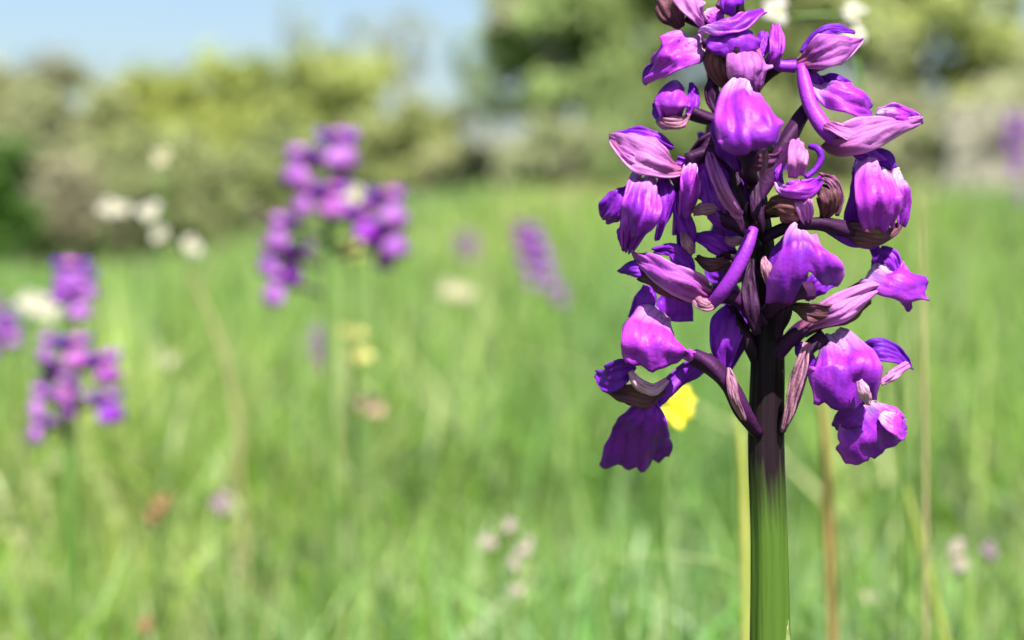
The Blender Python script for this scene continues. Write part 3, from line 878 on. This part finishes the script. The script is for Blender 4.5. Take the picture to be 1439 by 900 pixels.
# top middle flower with a pale bar and drooping veined sepals
flower([(1046, 130, 0, 7), (1040, 100, 3, 9), (1034, 75, 5, 11), (1030, 52, 5, 11)], [
    ('lip', 'lip', [(984, 44, 3, 5), (1008, 36, 6, 12), (1042, 25, 6.5, 14), (1072, 13, 4, 8)], {'cup': 120, 'n': (0, .8, 1)}),
    ('sepal', 'violet', [(1030, 34, 4, 28), (1032, 52, 6, 36), (1032, 70, 6, 36), (1030, 84, 5, 20)], {'cup': 70, 'rag': .12, 'lobes': 3, 'n': (0, -.2, 1)}),
    ('hood', 'sepal', [(1052, 60, 3, 20), (1056, 82, 6, 33), (1058, 104, 6, 32), (1060, 128, 4, 14)], {'cup': 90, 'n': (.2, -.2, 1)}),
    ('sepal', 'hood', [(1015, 66, 3, 12), (1010, 90, 4, 19), (1018, 112, 3, 14), (1028, 124, 2, 4)], {'cup': 80, 'n': (0, -.5, 1)}),
    ('petal', 'spur', [(1090, 36, 2, 6), (1093, 55, 4, 11), (1090, 78, 4, 9), (1080, 96, 2, 4)], {'cup': 110}),
    ('petal', 'violet', [(1072, 45, 1, 6), (1074, 62, 2, 10), (1068, 80, 2, 4)], {'cup': 90}),
])
# top left lit lip
flower([(1046, 110, -1, 7), (1025, 80, 0, 8), (1002, 66, 1, 9), (985, 60, 1, 9)], [
    ('lip', 'lip', [(988, 54, 0, 20), (968, 58, 5, 27), (938, 70, 7, 29), (916, 92, 4, 22), (908, 114, 0, 9)], {'cup': 105, 'n': (0, .35, 1), 'rag': .06}),
    ('lip_lobe', 'violet', [(948, 94, 1, 5), (932, 98, 2, 14), (916, 104, 1, 12), (906, 118, -1, 3)], {'cup': 70, 'n': (0, -.8, 1)}),
    ('sepal', 'hood', [(988, 66, 1, 6), (1000, 80, 2, 12), (1002, 98, 2, 10), (998, 112, 1, 3)], {'cup': 80, 'n': (0, -.3, 1)}),
])
# top: dark hood and pink hood
flower([(1038, 40, -1, 6), (1010, 38, 0, 7), (985, 32, 1, 8), (965, 22, 1, 8)], [
    ('hood', 'hood', [(922, -14, 0, 10), (934, 0, 3, 18), (944, 20, 3, 19), (956, 40, 1, 7)], {'cup': 95, 'n': (-.2, -.2, 1)}),
    ('sepal', 'sepal', [(956, -20, 1, 14), (968, -4, 4, 20), (980, 14, 5, 17), (990, 34, 3, 6)], {'cup': 90, 'n': (.2, .3, 1)}),
    ('sepal', 'violet', [(925, -22, -1, 5), (940, -18, 1, 14), (950, 0, 1, 10)], {'cup': 70}),
    ('lip', 'lip', [(990, 18, 2, 8), (1004, 22, 3, 13), (1014, 34, 2, 8)], {'cup': 80}),
])
flower([(1034, 0, -1, 5), (1034, 10, 2, 6), (1032, 4, 4, 7)], [
    ('bud', 'violet', [(1030, 22, 3, 6), (1030, 8, 5, 16), (1033, -8, 5, 15), (1036, -24, 3, 4)], {'cup': 150}),
    ('sepal', 'hood', [(1010, 22, 2, 4), (1016, 10, 3, 10), (1020, -4, 2, 6)], {'cup': 90}),
])
# small left bud flower
flower([(1054, 180, 0, 8), (1028, 170, 1, 9), (1000, 168, 2, 9), (972, 158, 2, 10)], [
    ('hood', 'spur', [(954, 116, 0, 10), (950, 128, 4, 22), (946, 148, 5, 26), (944, 168, 3, 14)], {'cup': 140}),
    ('lip', 'bract', [(924, 166, 1, 5), (938, 172, 4, 9), (956, 172, 4, 9), (968, 162, 2, 3)], {'cup': 110}),
    ('sepal', 'violet', [(922, 146, 0, 5), (928, 160, 2, 10), (938, 174, 2, 5)], {'cup': 70}),
    ('sepal', 'violet', [(972, 118, 0, 4), (975, 140, 2, 9), (968, 166, 2, 5)], {'cup': 70}),
])
# left veined hood
flower([(1060, 270, 1, 9), (1035, 235, 3, 9), (1000, 215, 4, 10), (965, 225, 4, 11)], [
    ('hood', 'sepal', [(968, 236, 2, 7), (942, 230, 5, 20), (910, 216, 6, 30), (882, 202, 4, 22), (858, 194, 0, 4)], {'cup': 85, 'n': (0, .3, 1)}),
    ('sepal', 'sepal', [(862, 200, 2, 4), (885, 222, 5, 9), (910, 238, 5, 9), (935, 246, 3, 3)], {'cup': 80, 'n': (0, .2, 1)}),
    ('sepal', 'violet', [(866, 192, 0, 4), (890, 184, 2, 9), (918, 190, 3, 9), (945, 208, 2, 3)], {'cup': 80, 'n': (0, .6, 1)}),
    ('petal', 'violet', [(950, 228, 2, 8), (985, 240, 3, 12), (1010, 235, 3, 10), (1030, 225, 2, 4)], {'cup': 70, 'n': (0, -.6, 1)}),
])
# left folded lip
flower([(1062, 330, 0, 9), (1025, 300, 1, 9), (985, 272, 2, 9), (950, 258, 2, 10)], [
    ('lip', 'lip', [(912, 246, 1, 22), (908, 264, 6, 27), (902, 295, 8, 28), (892, 328, 6, 20), (880, 357, 2, 6)], {'cup': 85, 'n': (.1, .2, 1), 'rag': .06}),
    ('lip_lobe', 'violet', [(890, 256, 1, 10), (872, 275, 3, 18), (858, 296, 2, 19), (844, 312, -1, 7)], {'cup': 70, 'n': (-.6, -.3, .8), 'rag': .1}),
    ('lip_lobe', 'violet', [(876, 300, 3, 5), (874, 325, 4, 9), (878, 354, 2, 3)], {'cup': 60, 'n': (-.7, -.3, .6)}),
    ('lip_lobe', 'violet', [(932, 244, 1, 9), (938, 272, 3, 12), (934, 302, 3, 10), (922, 336, 1, 3)], {'cup': 70, 'n': (.4, -.2, 1)}),
    ('sepal', 'spur', [(936, 240, 1, 4), (956, 262, 2, 9), (955, 300, 1, 8), (948, 330, 0, 3)], {'cup': 70, 'n': (0, -.3, 1)}),
])
# the big lit hood in the middle
flower([(1060, 260, 3, 9), (1052, 238, 8, 10), (1052, 222, 12, 12), (1056, 205, 14, 12)], [
    ('hood', 'lip', [(1046, 117, 7, 18), (1047, 130, 14, 33), (1052, 158, 19, 44), (1060, 188, 20, 47), (1066, 217, 18, 42)], {'cup': 125, 'rag': .06, 'lobes': 3}),
    ('lip_lobe', 'violet', [(1016, 150, 9, 8), (1014, 180, 11, 17), (1022, 212, 10, 20), (1034, 240, 7, 8)], {'cup': 90, 'n': (-.5, -.4, .9)}),
    ('sepal', 'hood', [(1038, 215, 10, 5), (1060, 230, 12, 12), (1085, 228, 11, 11), (1100, 212, 9, 4)], {'cup': 80, 'n': (0, -.7, 1)}),
    ('column', 'bract', [(1075, 212, 16, 3), (1076, 226, 15, 4), (1072, 244, 13, 2)], {'cup': 80}),
])
# small pink flower beside the stem
flower([(1064, 300, 3, 8), (1082, 296, 5, 10), (1100, 290, 6, 12), (1120, 282, 6, 12)], [
    ('lip', 'pink', [(1122, 196, 7, 9), (1123, 208, 10, 14), (1122, 230, 11, 14), (1120, 250, 9, 11)], {'cup': 120}),
    ('petal', 'lip', [(1092, 258, 6, 5), (1108, 264, 10, 13), (1134, 264, 10, 14), (1154, 252, 6, 5)], {'cup': 110, 'n': (0, .2, 1), 'rag': .08}),
    ('hood', 'hood', [(1078, 296, 6, 9), (1096, 292, 9, 19), (1118, 296, 9, 19), (1140, 302, 6, 6)], {'cup': 100, 'n': (0, -.1, 1)}),
    ('hood', 'sepal', [(1122, 268, 8, 7), (1130, 285, 10, 13), (1134, 304, 8, 10), (1134, 318, 6, 3)], {'cup': 80}),
    ('sepal', 'hood', [(1150, 258, 5, 6), (1164, 272, 8, 16), (1166, 292, 7, 15), (1156, 310, 5, 4)], {'cup': 110}),
    ('sepal', 'bract', [(1152, 246, 5, 4), (1168, 254, 7, 8), (1180, 278, 6, 6), (1176, 304, 5, 2)], {'cup': 80}),
    ('spur', 'violet', [(1138, 206, 6, 4), (1150, 210, 7, 5), (1154, 222, 7, 5), (1146, 238, 7, 4), (1132, 250, 7, 4)], T1),
    ('sepal', 'violet', [(1098, 232, 6, 3), (1094, 246, 7, 6), (1098, 262, 6, 4)], {'cup': 80}),
])
# pale strips left of the stem
flower([(1064, 345, 3, 8), (1042, 322, 5, 9), (1022, 312, 6, 10), (1000, 298, 6, 10)], [
    ('petal', 'lip', [(972, 230, 4, 9), (972, 245, 8, 14), (970, 272, 8, 14), (962, 306, 5, 8)], {'cup': 120}),
    ('petal', 'pink', [(998, 218, 8, 3), (1004, 238, 12, 8), (1016, 268, 14, 9), (1032, 296, 13, 7), (1044, 318, 9, 2)], {'cup': 70, 'n': (-.4, .5, 1)}),
    ('hood', 'spur', [(986, 240, 4, 7), (996, 268, 7, 13), (1008, 300, 7, 14), (1022, 322, 5, 5)], {'cup': 100, 'n': (0, .1, 1)}),
    ('sepal', 'bract', [(974, 300, 6, 4), (988, 294, 9, 9), (1006, 292, 8, 6)], {'cup': 110}),
    ('sepal', 'violet', [(1018, 236, 3, 5), (1034, 262, 4, 12), (1046, 292, 3, 10), (1052, 316, 2, 3)], {'cup': 80, 'n': (.2, -.5, 1)}),
    ('sepal', 'violet', [(950, 262, 2, 4), (956, 296, 3, 10), (966, 326, 3, 12), (972, 356, 2, 4)], {'cup': 80, 'n': (0, -.4, 1)}),
])
# left pale hood with long spur
flower([(1070, 455, 2, 10), (1050, 432, 4, 10), (1028, 418, 5, 11), (1000, 412, 5, 12)], [
    ('hood', 'sepal', [(1010, 418, 4, 6), (980, 404, 7, 19), (944, 386, 8, 21), (912, 370, 5, 13), (892, 362, 3, 3)], {'cup': 95, 'n': (0, .35, 1)}),
    ('sepal', 'violet', [(918, 382, 2, 5), (900, 378, 4, 12), (884, 378, 3, 10), (870, 382, 1, 2)], {'cup': 90}),
    ('sepal', 'hood', [(898, 388, 3, 4), (920, 398, 5, 11), (944, 412, 5, 12), (972, 424, 3, 4)], {'cup': 90, 'n': (0, -.6, 1)}),
    ('sepal', 'bract', [(975, 414, 6, 4), (985, 426, 8, 9), (996, 430, 8, 7), (1008, 420, 6, 3)], {'cup': 80}),
    ('lip_lobe', 'violet', [(912, 402, 2, 8), (906, 422, 2, 15), (890, 450, 0, 9)], {'cup': 60, 'n': (-.4, -.4, 1)}),
    ('lip_lobe', 'violet', [(952, 405, 1, 12), (950, 425, 1, 24), (946, 452, 0, 30)], {'cup': 70, 'n': (.1, -.5, 1)}),
    ('spur', 'spur', [(998, 430, 6, 8), (1014, 412, 8, 10), (1034, 382, 9, 10), (1050, 346, 9, 10), (1059, 322, 8, 7)], T1),
    ('petal', 'violet', [(918, 352, 1, 4), (945, 352, 3, 10), (962, 370, 3, 14), (972, 392, 2, 6)], {'cup': 80}),
])
# dark buds between spur and strips
flower([(1066, 390, 1, 8), (1048, 372, 2, 8), (1030, 362, 3, 9), (1008, 356, 3, 9)], [
    ('hood', 'violet', [(976, 332, 2, 5), (996, 336, 4, 13), (1016, 346, 4, 15), (1034, 356, 2, 4)], {'cup': 100}),
    ('sepal', 'hood', [(980, 362, 2, 4), (998, 374, 4, 10), (1018, 372, 4, 10), (1036, 360, 2, 3)], {'cup': 90, 'n': (0, -.5, 1)}),
    ('petal', 'bract', [(1020, 334, 6, 3), (1030, 340, 7, 7), (1044, 338, 7, 3)], {'cup': 80}),
    ('petal', 'bract', [(960, 326, 3, 3), (966, 342, 5, 8), (974, 356, 4, 3)], {'cup': 80}),
    ('sepal', 'violet', [(956, 318, 1, 5), (962, 350, 2, 10), (966, 384, 2, 5)], {'cup': 80, 'n': (0, -.3, 1)}),
])
# flowers on the far side of the spike, in its shade
for (sx, sy, fx, fy, mm) in [(1062, 260, 1012, 200, -9), (1068, 350, 1030, 300, -10), (1050, 130, 1030, 85, -9), (1074, 420, 1108, 372, -9), (1060, 220, 1084, 205, -10), (1072, 400, 1022, 392, -9)]:
    dx = 1 if fx > sx else -1
    flower([(sx, sy, -2, 8), ((sx + fx) / 2, (sy + fy) / 2 - 6, mm * .6, 8), (fx, fy, mm, 9)], [
        ('hood', 'hood', [(fx - 4 * dx, fy + 8, mm, 7), (fx, fy - 6, mm - 1, 19), (fx + 5 * dx, fy - 24, mm - 3, 15), (fx + 7 * dx, fy - 38, mm - 6, 3)], {'cup': 120}),
        ('lip', 'violet', [(fx, fy + 4, mm - 2, 8), (fx + 4 * dx, fy + 18, mm - 4, 24), (fx + 5 * dx, fy + 40, mm - 5, 26)], {'cup': 60, 'rag': .12, 'lobes': 3}),
        ('sepal', 'violet', [(fx + 4 * dx, fy, mm, 5), (fx + 18 * dx, fy - 4, mm - 1, 11), (fx + 30 * dx, fy - 14, mm - 3, 3)], {'cup': 70}),
    ])
# buds at the tip, above the frame
for k, (px, py, mm) in enumerate([(1000, -45, 2), (1055, -40, 4), (1012, -85, 1), (1046, -88, 2), (1026, -128, 0)]):
    flower([(1032 - k, py + 22, 0, 4), ((px + 1030) / 2, py + 14, mm * .6, 5), (px, py + 6, mm, 6)], [
        ('bud', 'violet', [(px, py + 10, mm, 5), (px - 1, py, mm + 2, 13), (px + (px - 1030) * .1, py - 16, mm + 2, 13), (px + (px - 1030) * .2, py - 32, mm, 3)], {'cup': 170}),
        ('bract', 'bract', [(px + 8, py + 24, mm, 3), (px + 10, py + 6, mm + 1, 6), (px + 10, py - 18, mm + 1, 2)], {'cup': 80}),
    ])
# bracts and ovaries along the stem
for k, rows in enumerate([
    [(1092, 480, 4, 4), (1102, 440, 6, 10), (1106, 400, 5, 9), (1100, 370, 4, 3)],
    [(1064, 470, 5, 4), (1056, 430, 6, 11), (1052, 395, 5, 9), (1056, 365, 4, 3)],
    [(1072, 330, 5, 4), (1066, 300, 6, 9), (1062, 265, 5, 8), (1064, 236, 4, 3)],
    [(1056, 315, 3, 4), (1042, 285, 5, 8), (1034, 255, 5, 8), (1030, 230, 4, 3)],
    [(1044, 200, 2, 4), (1018, 190, 4, 9), (992, 200, 4, 9), (965, 226, 2, 3)],
    [(1030, 180, 1, 4), (1008, 150, 2, 10), (1000, 125, 2, 9), (1006, 100, 1, 3)],
]):
    mb = MB(); sheet(mb, prow(rows), CAMN, cup=90, seed=k + 50.0)
    mb.build('bract', M['ovary'], orchid, 0.0003)

# ------------------------------------------------------------------ blurred orchids behind
def back_orchid(label, px, top, bottom, depth, flowers, size, group='orchids out of focus in the meadow', seed=0, lean=0.0):
    """flowers = list of (px, py, toward camera mm, facing degrees in the image plane); size in metres"""
    rr = random.Random(seed + 3)
    p_top, p_bot = at(px + lean, top, depth), at(px, bottom, depth)
    gx, gy = p_bot.x, p_bot.y
    root = empty('orchid', (gx, gy, ground_z(gx, gy)))
    tag(root, label, 'orchid', group)
    mb = MB()
    g0 = ground_z(gx, gy)
    tube(mb, [(gx, gy, g0 - 0.01, 0.003), (gx, gy, g0 + 0.06, 0.0028), (p_bot.x, p_bot.y, p_bot.z, 0.0024), (*((p_top + p_bot) / 2), 0.002), (*p_top, 0.001)], n=10, nv=26)
    mb.build('stem', M['green_stem'], root)
    for k in range(4):
        a = rr.uniform(0, 6.28); ln = rr.uniform(.06, .09)
        mb = MB()
        sheet(mb, [(gx, gy, g0 + .004, .003), (gx + math.cos(a) * ln * .4, gy + math.sin(a) * ln * .4, g0 + .03, .006), (gx + math.cos(a) * ln, gy + math.sin(a) * ln, g0 + .035, .0005)], (0, 0, 1), cup=-40, nu=5, nv=8)
        mb.build('leaf', M['leaf'], root, 0.0004)
    for (fx, fy, mm, ang) in flowers:
        c = at(fx, fy, depth - mm / 1000)
        s = size * rr.uniform(.88, 1.12)
        a = math.radians(ang + rr.uniform(-12, 12))
        # local axes: out = away from the stem in the image plane, plus toward the camera
        out = (RGT * math.cos(a) * 0.7 + UPV * 0.0 + CAMN * (0.65 if mm >= 0 else -0.65)).normalized()
        up = Vector((0, 0, 1))
        side = out.cross(up).normalized()
        zc_ = c.z - p_bot.z
        frac = max(0.03, min(0.97, (c.z - 0.3 * s - p_bot.z) / max(1e-6, p_top.z - p_bot.z)))
        sp = p_bot.lerp(p_top, frac)
        mid = sp.lerp(c, .5) + Vector((0, 0, .12 * s))
        mb = MB(); tube(mb, [(*sp, .0009), (*mid, .0011), (*(c - out * .25 * s), .0012)], n=7, nv=9)
        fo = mb.build('flower', M['ovary'], root)

        def loc(o, u, sd, h):
            q = c + out * (o * s) + up * (u * s) + side * (sd * s)
            return (q.x, q.y, q.z, h * s)
        mb = MB(); sheet(mb, [loc(-.25, .12, 0, .08), loc(-.05, .42, 0, .26), loc(.2, .45, 0, .28), loc(.38, .28, 0, .1)], up, cup=150, nu=7, nv=9, seed=fx)
        mb.build('hood', M['back_lip' if rr.random() < .6 else 'sepal'], fo, 0.0002)
        mb = MB(); sheet(mb, [loc(.0, .05, 0, .1), loc(.28, .02, 0, .33), loc(.4, -.3, 0, .48), loc(.32, -.62, 0, .40)], (out + up * .6), cup=110, nu=9, nv=10, ragged=.12, lobes=3, seed=fy)
        mb.build('lip', M[rr.choice(('back_lip', 'sepal', 'back_lip', 'spur'))], fo, 0.0002)
        for sd in (-1, 1):
            mb = MB(); sheet(mb, [loc(-.1, .15, .1 * sd, .08), loc(.0, .28, .36 * sd, .17), loc(-.02, .42, .58 * sd, .03)], (out + up * .2), cup=60, nu=6, nv=8, seed=fx * .1)
            mb.build('sepal', M['violet'], fo, 0.0002)
        mb = MB(); tube(mb, [loc(-.1, .05, 0, .1), loc(-.35, .15, .05, .08), loc(-.62, .3, .08, .06)], n=7, nv=8)
        mb.build('spur', M['spur'], fo)
    return root


back_orchid('blurred purple orchid with two wide drooping side flowers and a pale green stem', 462, 195, 440, 0.56,
            [(424, 232, 6, 150), (474, 208, 4, 40), (462, 236, -6, 30), (434, 278, 8, 200), (466, 280, 8, 300), (398, 325, 6, 180), (384, 362, 3, 180), (412, 366, -4, 180), (394, 402, 5, 200), (510, 312, 6, 0), (544, 290, 5, 0), (548, 334, 3, 0), (532, 352, -4, 0)],
            0.0155, seed=1, lean=-5)
back_orchid('blurred purple orchid with a narrow spike of small flowers beside pale flowers', 98, 368, 640, 0.48,
            [(100, 385, 5, 90), (115, 400, 2, 20), (90, 405, 4, 170), (108, 428, 5, 0), (70, 488, 4, 180), (105, 492, 5, 20), (146, 515, 3, 0), (75, 520, -5, 180), (95, 545, 8, 200), (100, 565, 6, 210), (60, 562, 4, 180), (150, 570, 2, 0), (58, 600, 6, 190)],
            0.0104, seed=2, lean=4)
back_orchid('small distant mauve orchid leaning over, in the open grass', 762, 312, 445, 1.25,
            [(735, 325, 5, 150), (748, 332, 8, 0), (738, 350, 9, 180), (758, 352, 5, 20), (745, 372, 9, 190), (765, 372, 5, 0), (752, 392, 9, 180), (770, 398, 8, 20), (785, 415, 4, 0)],
            0.0175, seed=3, lean=-28)
back_orchid('tiny faint mauve orchid, smallest and faintest in the open grass', 656, 325, 385, 2.2,
            [(650, 335, 5, 180), (662, 338, 5, 0), (652, 350, 9, 180), (664, 354, 4, 0)], 0.021, seed=4)
back_orchid('blurred purple orchid standing in front of the stone wall', 1432, 150, 330, 1.5,
            [(1424, 170, 5, 180), (1440, 182, 4, 0), (1420, 200, 8, 180), (1438, 214, 8, 0), (1428, 236, 9, 190), (1436, 275, 3, 0)],
            0.0165, seed=5)
back_orchid('blurred purple orchid half out of view beside a white flower', 0, 415, 520, 0.8,
            [(-10, 430, 3, 180), (8, 445, 5, 0), (-4, 462, 6, 180), (14, 470, 4, 0), (-8, 490, 2, 180)], 0.0115, seed=6)
back_orchid('dull purple orchid bud spike beside a lemon yellow flower', 452, 458, 525, 0.85,
            [(446, 470, 3, 180), (456, 480, 4, 0), (447, 495, 4, 180), (454, 508, 3, 0)], 0.008, seed=7)

# ------------------------------------------------------------------ other flowers and stalks out of focus
def wild(name, label, cat, heads, depth, mat, size, stem_mat='green_stem', petals=6, group='blurred wild flowers in the grass', foot=None, droop=0.35, path=None, stem_r=1.0, jit=0.0):
    """one plant: a stem from the ground to its heads; each head a ring of petals round a centre"""
    hx, hy = heads[0]
    size0 = size
    p0 = at(hx, hy, depth)
    fx = p0.x if foot is None else at(foot, hy, depth).x
    g0 = ground_z(fx, p0.y)
    root = empty(name, (fx, p0.y, g0))
    tag(root, label, cat, group)
    mb = MB()
    jr = random.Random(int(hx))
    tops = [at(a + jr.uniform(-1, 1) * jit, b + jr.uniform(-1, 1) * jit, depth + jr.uniform(-1, 1) * jit * .0008) for a, b in heads]
    lower = [(*at(a, b, depth), .0011 * stem_r) for a, b in path] if path else [(fx * .8 + p0.x * .2, p0.y, g0 + (p0.z - g0) * .5, .0011 * stem_r)]
    tube(mb, [(fx, p0.y, g0 - .01, .0014 * stem_r)] + lower + [(q.x, q.y + .0006, q.z - size * .1, .0008 * stem_r) for q in tops], n=7, nv=24)
    mb.build('stem', M[stem_mat], root)
    for j, q in enumerate(tops):
        rr = random.Random(int(hx * 7 + j))
        size = size0 * (rr.uniform(.7, 1.25) if len(tops) > 2 else 1)
        size1 = size
        face = (CAMN + Vector((rr.uniform(-.4, .4), 0, rr.uniform(.3, .8)))).normalized()
        a1 = face.cross(Vector((0, 0, 1))).normalized(); a2 = a1.cross(face)
        mb = MB()
        tube(mb, [(*(q - face * size * .2), size * .1), (*q, size * .2), (*(q + face * size * .1), size * .06)], n=8, nv=8)
        hd = mb.build('flower_head', M['lemon' if mat in ('white', 'blush', 'cream') else mat], root)
        for k in range(petals):
            a = 2 * math.pi * k / petals + rr.uniform(-.35, .35)
            size = size1 * rr.uniform(.55, 1.25)
            d_ = a1 * math.cos(a) + a2 * math.sin(a)
            r1 = [(*(q + d_ * size * .08), size * .06), (*(q + d_ * size * .3 + face * size * .14), size * .2), (*(q + d_ * size * .52 + face * size * (.14 - droop * .3)), size * .05)]
            mb = MB(); sheet(mb, r1, face, cup=40, nu=6, nv=8, seed=k + hx * .1)
            mb.build('petal', M[mat], hd, 0.0002)
    return root


wild('white_flower', 'white flower spray arching over beside the two winged orchid, tip pointing down', 'flower', [(156, 288), (176, 300), (204, 304), (226, 326), (272, 347)], 0.6, 'white', 0.0092, foot=120, jit=7, stem_r=.6)
wild('pale_flower', 'single pale yellow green flower head high against the hedge', 'flower', [(225, 225)], 0.62, 'cream', 0.010)
wild('white_flower', 'white flower tucked between the wings of the blurred orchid', 'flower', [(495, 275)], 0.6, 'white', 0.0135)
wild('white_flower', 'white flower beside the narrow spiked orchid', 'flower', [(42, 425), (62, 438)], 0.72, 'white', 0.014)
wild('pale_flower', 'wide pale cream flower below the small distant mauve orchid', 'flower', [(635, 410), (650, 414)], 0.9, 'cream', 0.018)
wild('cream_flower', 'small cream flower near the narrow spiked orchid', 'flower', [(236, 510)], 0.7, 'cream', 0.012)
wild('yellow_flower', 'lemon yellow flower beside the dull purple bud spike', 'flower', [(498, 470), (502, 500)], 0.62, 'lemon', 0.012)
wild('yellow_flower', 'lemon yellow flower beneath the wing of the two winged orchid', 'flower', [(492, 352)], 0.62, 'lemon', 0.012)
wild('peach_flower', 'soft peach coloured flower low in the grass', 'flower', [(522, 572)], 0.6, 'peach', 0.013)
wild('yellow_flower', 'bright yellow flower just behind the dark hanging lip', 'flower', [(944, 582), (962, 566)], 0.30, 'yellow', 0.0062, petals=4, foot=960, stem_r=.5)
wild('pink_flower', 'cluster of pale pink blossoms low in the grass', 'flower', [(728, 828), (722, 790), (738, 770), (715, 738), (686, 762)], 0.42, 'blush', 0.0048)
wild('pink_flower', 'pair of whitish pink blossoms near the yellow stalk', 'flower', [(1350, 792), (1345, 772)], 0.40, 'blush', 0.0055)
wild('pink_flower', 'single small lilac blossom near the whitish pink pair', 'flower', [(1391, 775)], 0.40, 'mauve', 0.0045)
wild('mauve_flower', 'small greyish mauve blossom alone in the grass', 'flower', [(312, 708)], 0.5, 'mauve', 0.008)
wild('rust_flower', 'rust brown bract head low in the grass', 'flower', [(218, 722), (226, 705)], 0.5, 'rust', 0.007)
wild('rust_flower', 'small reddish dead flower head, lowest in the grass', 'flower', [(205, 878)], 0.42, 'rust', 0.006)
wild('cream_flower', 'pale cream blossom between the brown stalk and the yellow stalk', 'flower', [(1222, 840)], 0.42, 'cream', 0.0042)
wild('white_flower', 'bright cream white flower on a bent stalk behind the top of the sharp orchid', 'flower', [(1198, 46), (1196, 20), (1092, 20)], 0.31, 'white', 0.0075, foot=1285, path=[(1268, 620), (1236, 300), (1212, 130)], stem_r=.5)


def stalk(name, label, pts, depth, r, mat, cat='stalk', to_ground=True):
    rows = [(*at(a, b, depth), r * k) for a, b, k in pts]
    if to_ground:
        x_, y_ = rows[0][0], rows[0][1]
        g0 = ground_z(x_, y_)
        if rows[0][2] - g0 > 0.01:
            k_ = min(2.5, (rows[0][2] - g0) / max(1e-4, rows[1][2] - rows[0][2]))
            rows = [(x_ + (rows[0][0] - rows[1][0]) * k_, y_, g0 - .01, r * 1.1)] + rows
    root = empty(name, (rows[0][0], rows[0][1], g0))
    tag(root, label, cat, 'plant stalks in the grass')
    mb = MB(); tube(mb, rows, n=9, nv=40)
    mb.build('stem', M[mat], root)
    # a clasping blade low on the stalk
    q = [rows[0][i_] * .55 + rows[1][i_] * .45 for i_ in range(4)]
    mb = MB(); sheet(mb, [(q[0], q[1] - r, q[2] - .05, r * .9), (q[0] + r * 2, q[1] - r * 1.4, q[2] - .015, r * 1.2), (q[0] + r * 3.5, q[1] - r * 1.5, q[2] + .012, r * .1)], CAMN, cup=90, nu=6, nv=10)
    mb.build('blade', M[mat], root, 0.0002)
    return root


stalk('yellow_stalk', 'slim yellow green stalk close against the sharp orchid stem', [(1049, 960, 1), (1047, 800, 1), (1045, 690, .95), (1041, 625, .8), (1036, 585, .35)], 0.32, 0.0011, 'yellow_stem')
stalk('brown_stalk', 'straight brown stalk standing beside the sharp orchid stem', [(1172, 960, 1), (1168, 820, 1), (1163, 690, .9), (1157, 585, .6), (1154, 560, .3)], 0.34, 0.0015, 'brown_stem')
stalk('yellow_stalk', 'thin leaning yellow stalk under the lowest magenta flower', [(1345, 980, 1), (1318, 860, 1), (1290, 750, .9), (1268, 670, .7), (1262, 640, .3)], 0.36, 0.0010, 'yellow_stem')
stalk('dry_stalk', 'hair thin tan grass stalk rising past the square magenta lip', [(1300, 900, 1), (1300, 600, .9), (1297, 420, .8), (1296, 270, .3)], 0.30, 0.0004, 'tan_stem')
stalk('dry_stalk', 'tan dry grass stalk leaning below the arching white spray', [(338, 680, 1), (332, 590, 1), (315, 500, .9), (285, 420, .8), (255, 360, .4)], 0.60, 0.0008, 'tan_stem')
stalk('bent_stalk', 'pale green grass stem bent over nearly flat in the low grass', [(1075, 960, .9), (1060, 830, .9), (1020, 796, .9), (940, 782, .8), (850, 788, .3)], 0.36, 0.0005, 'pale_leaf')
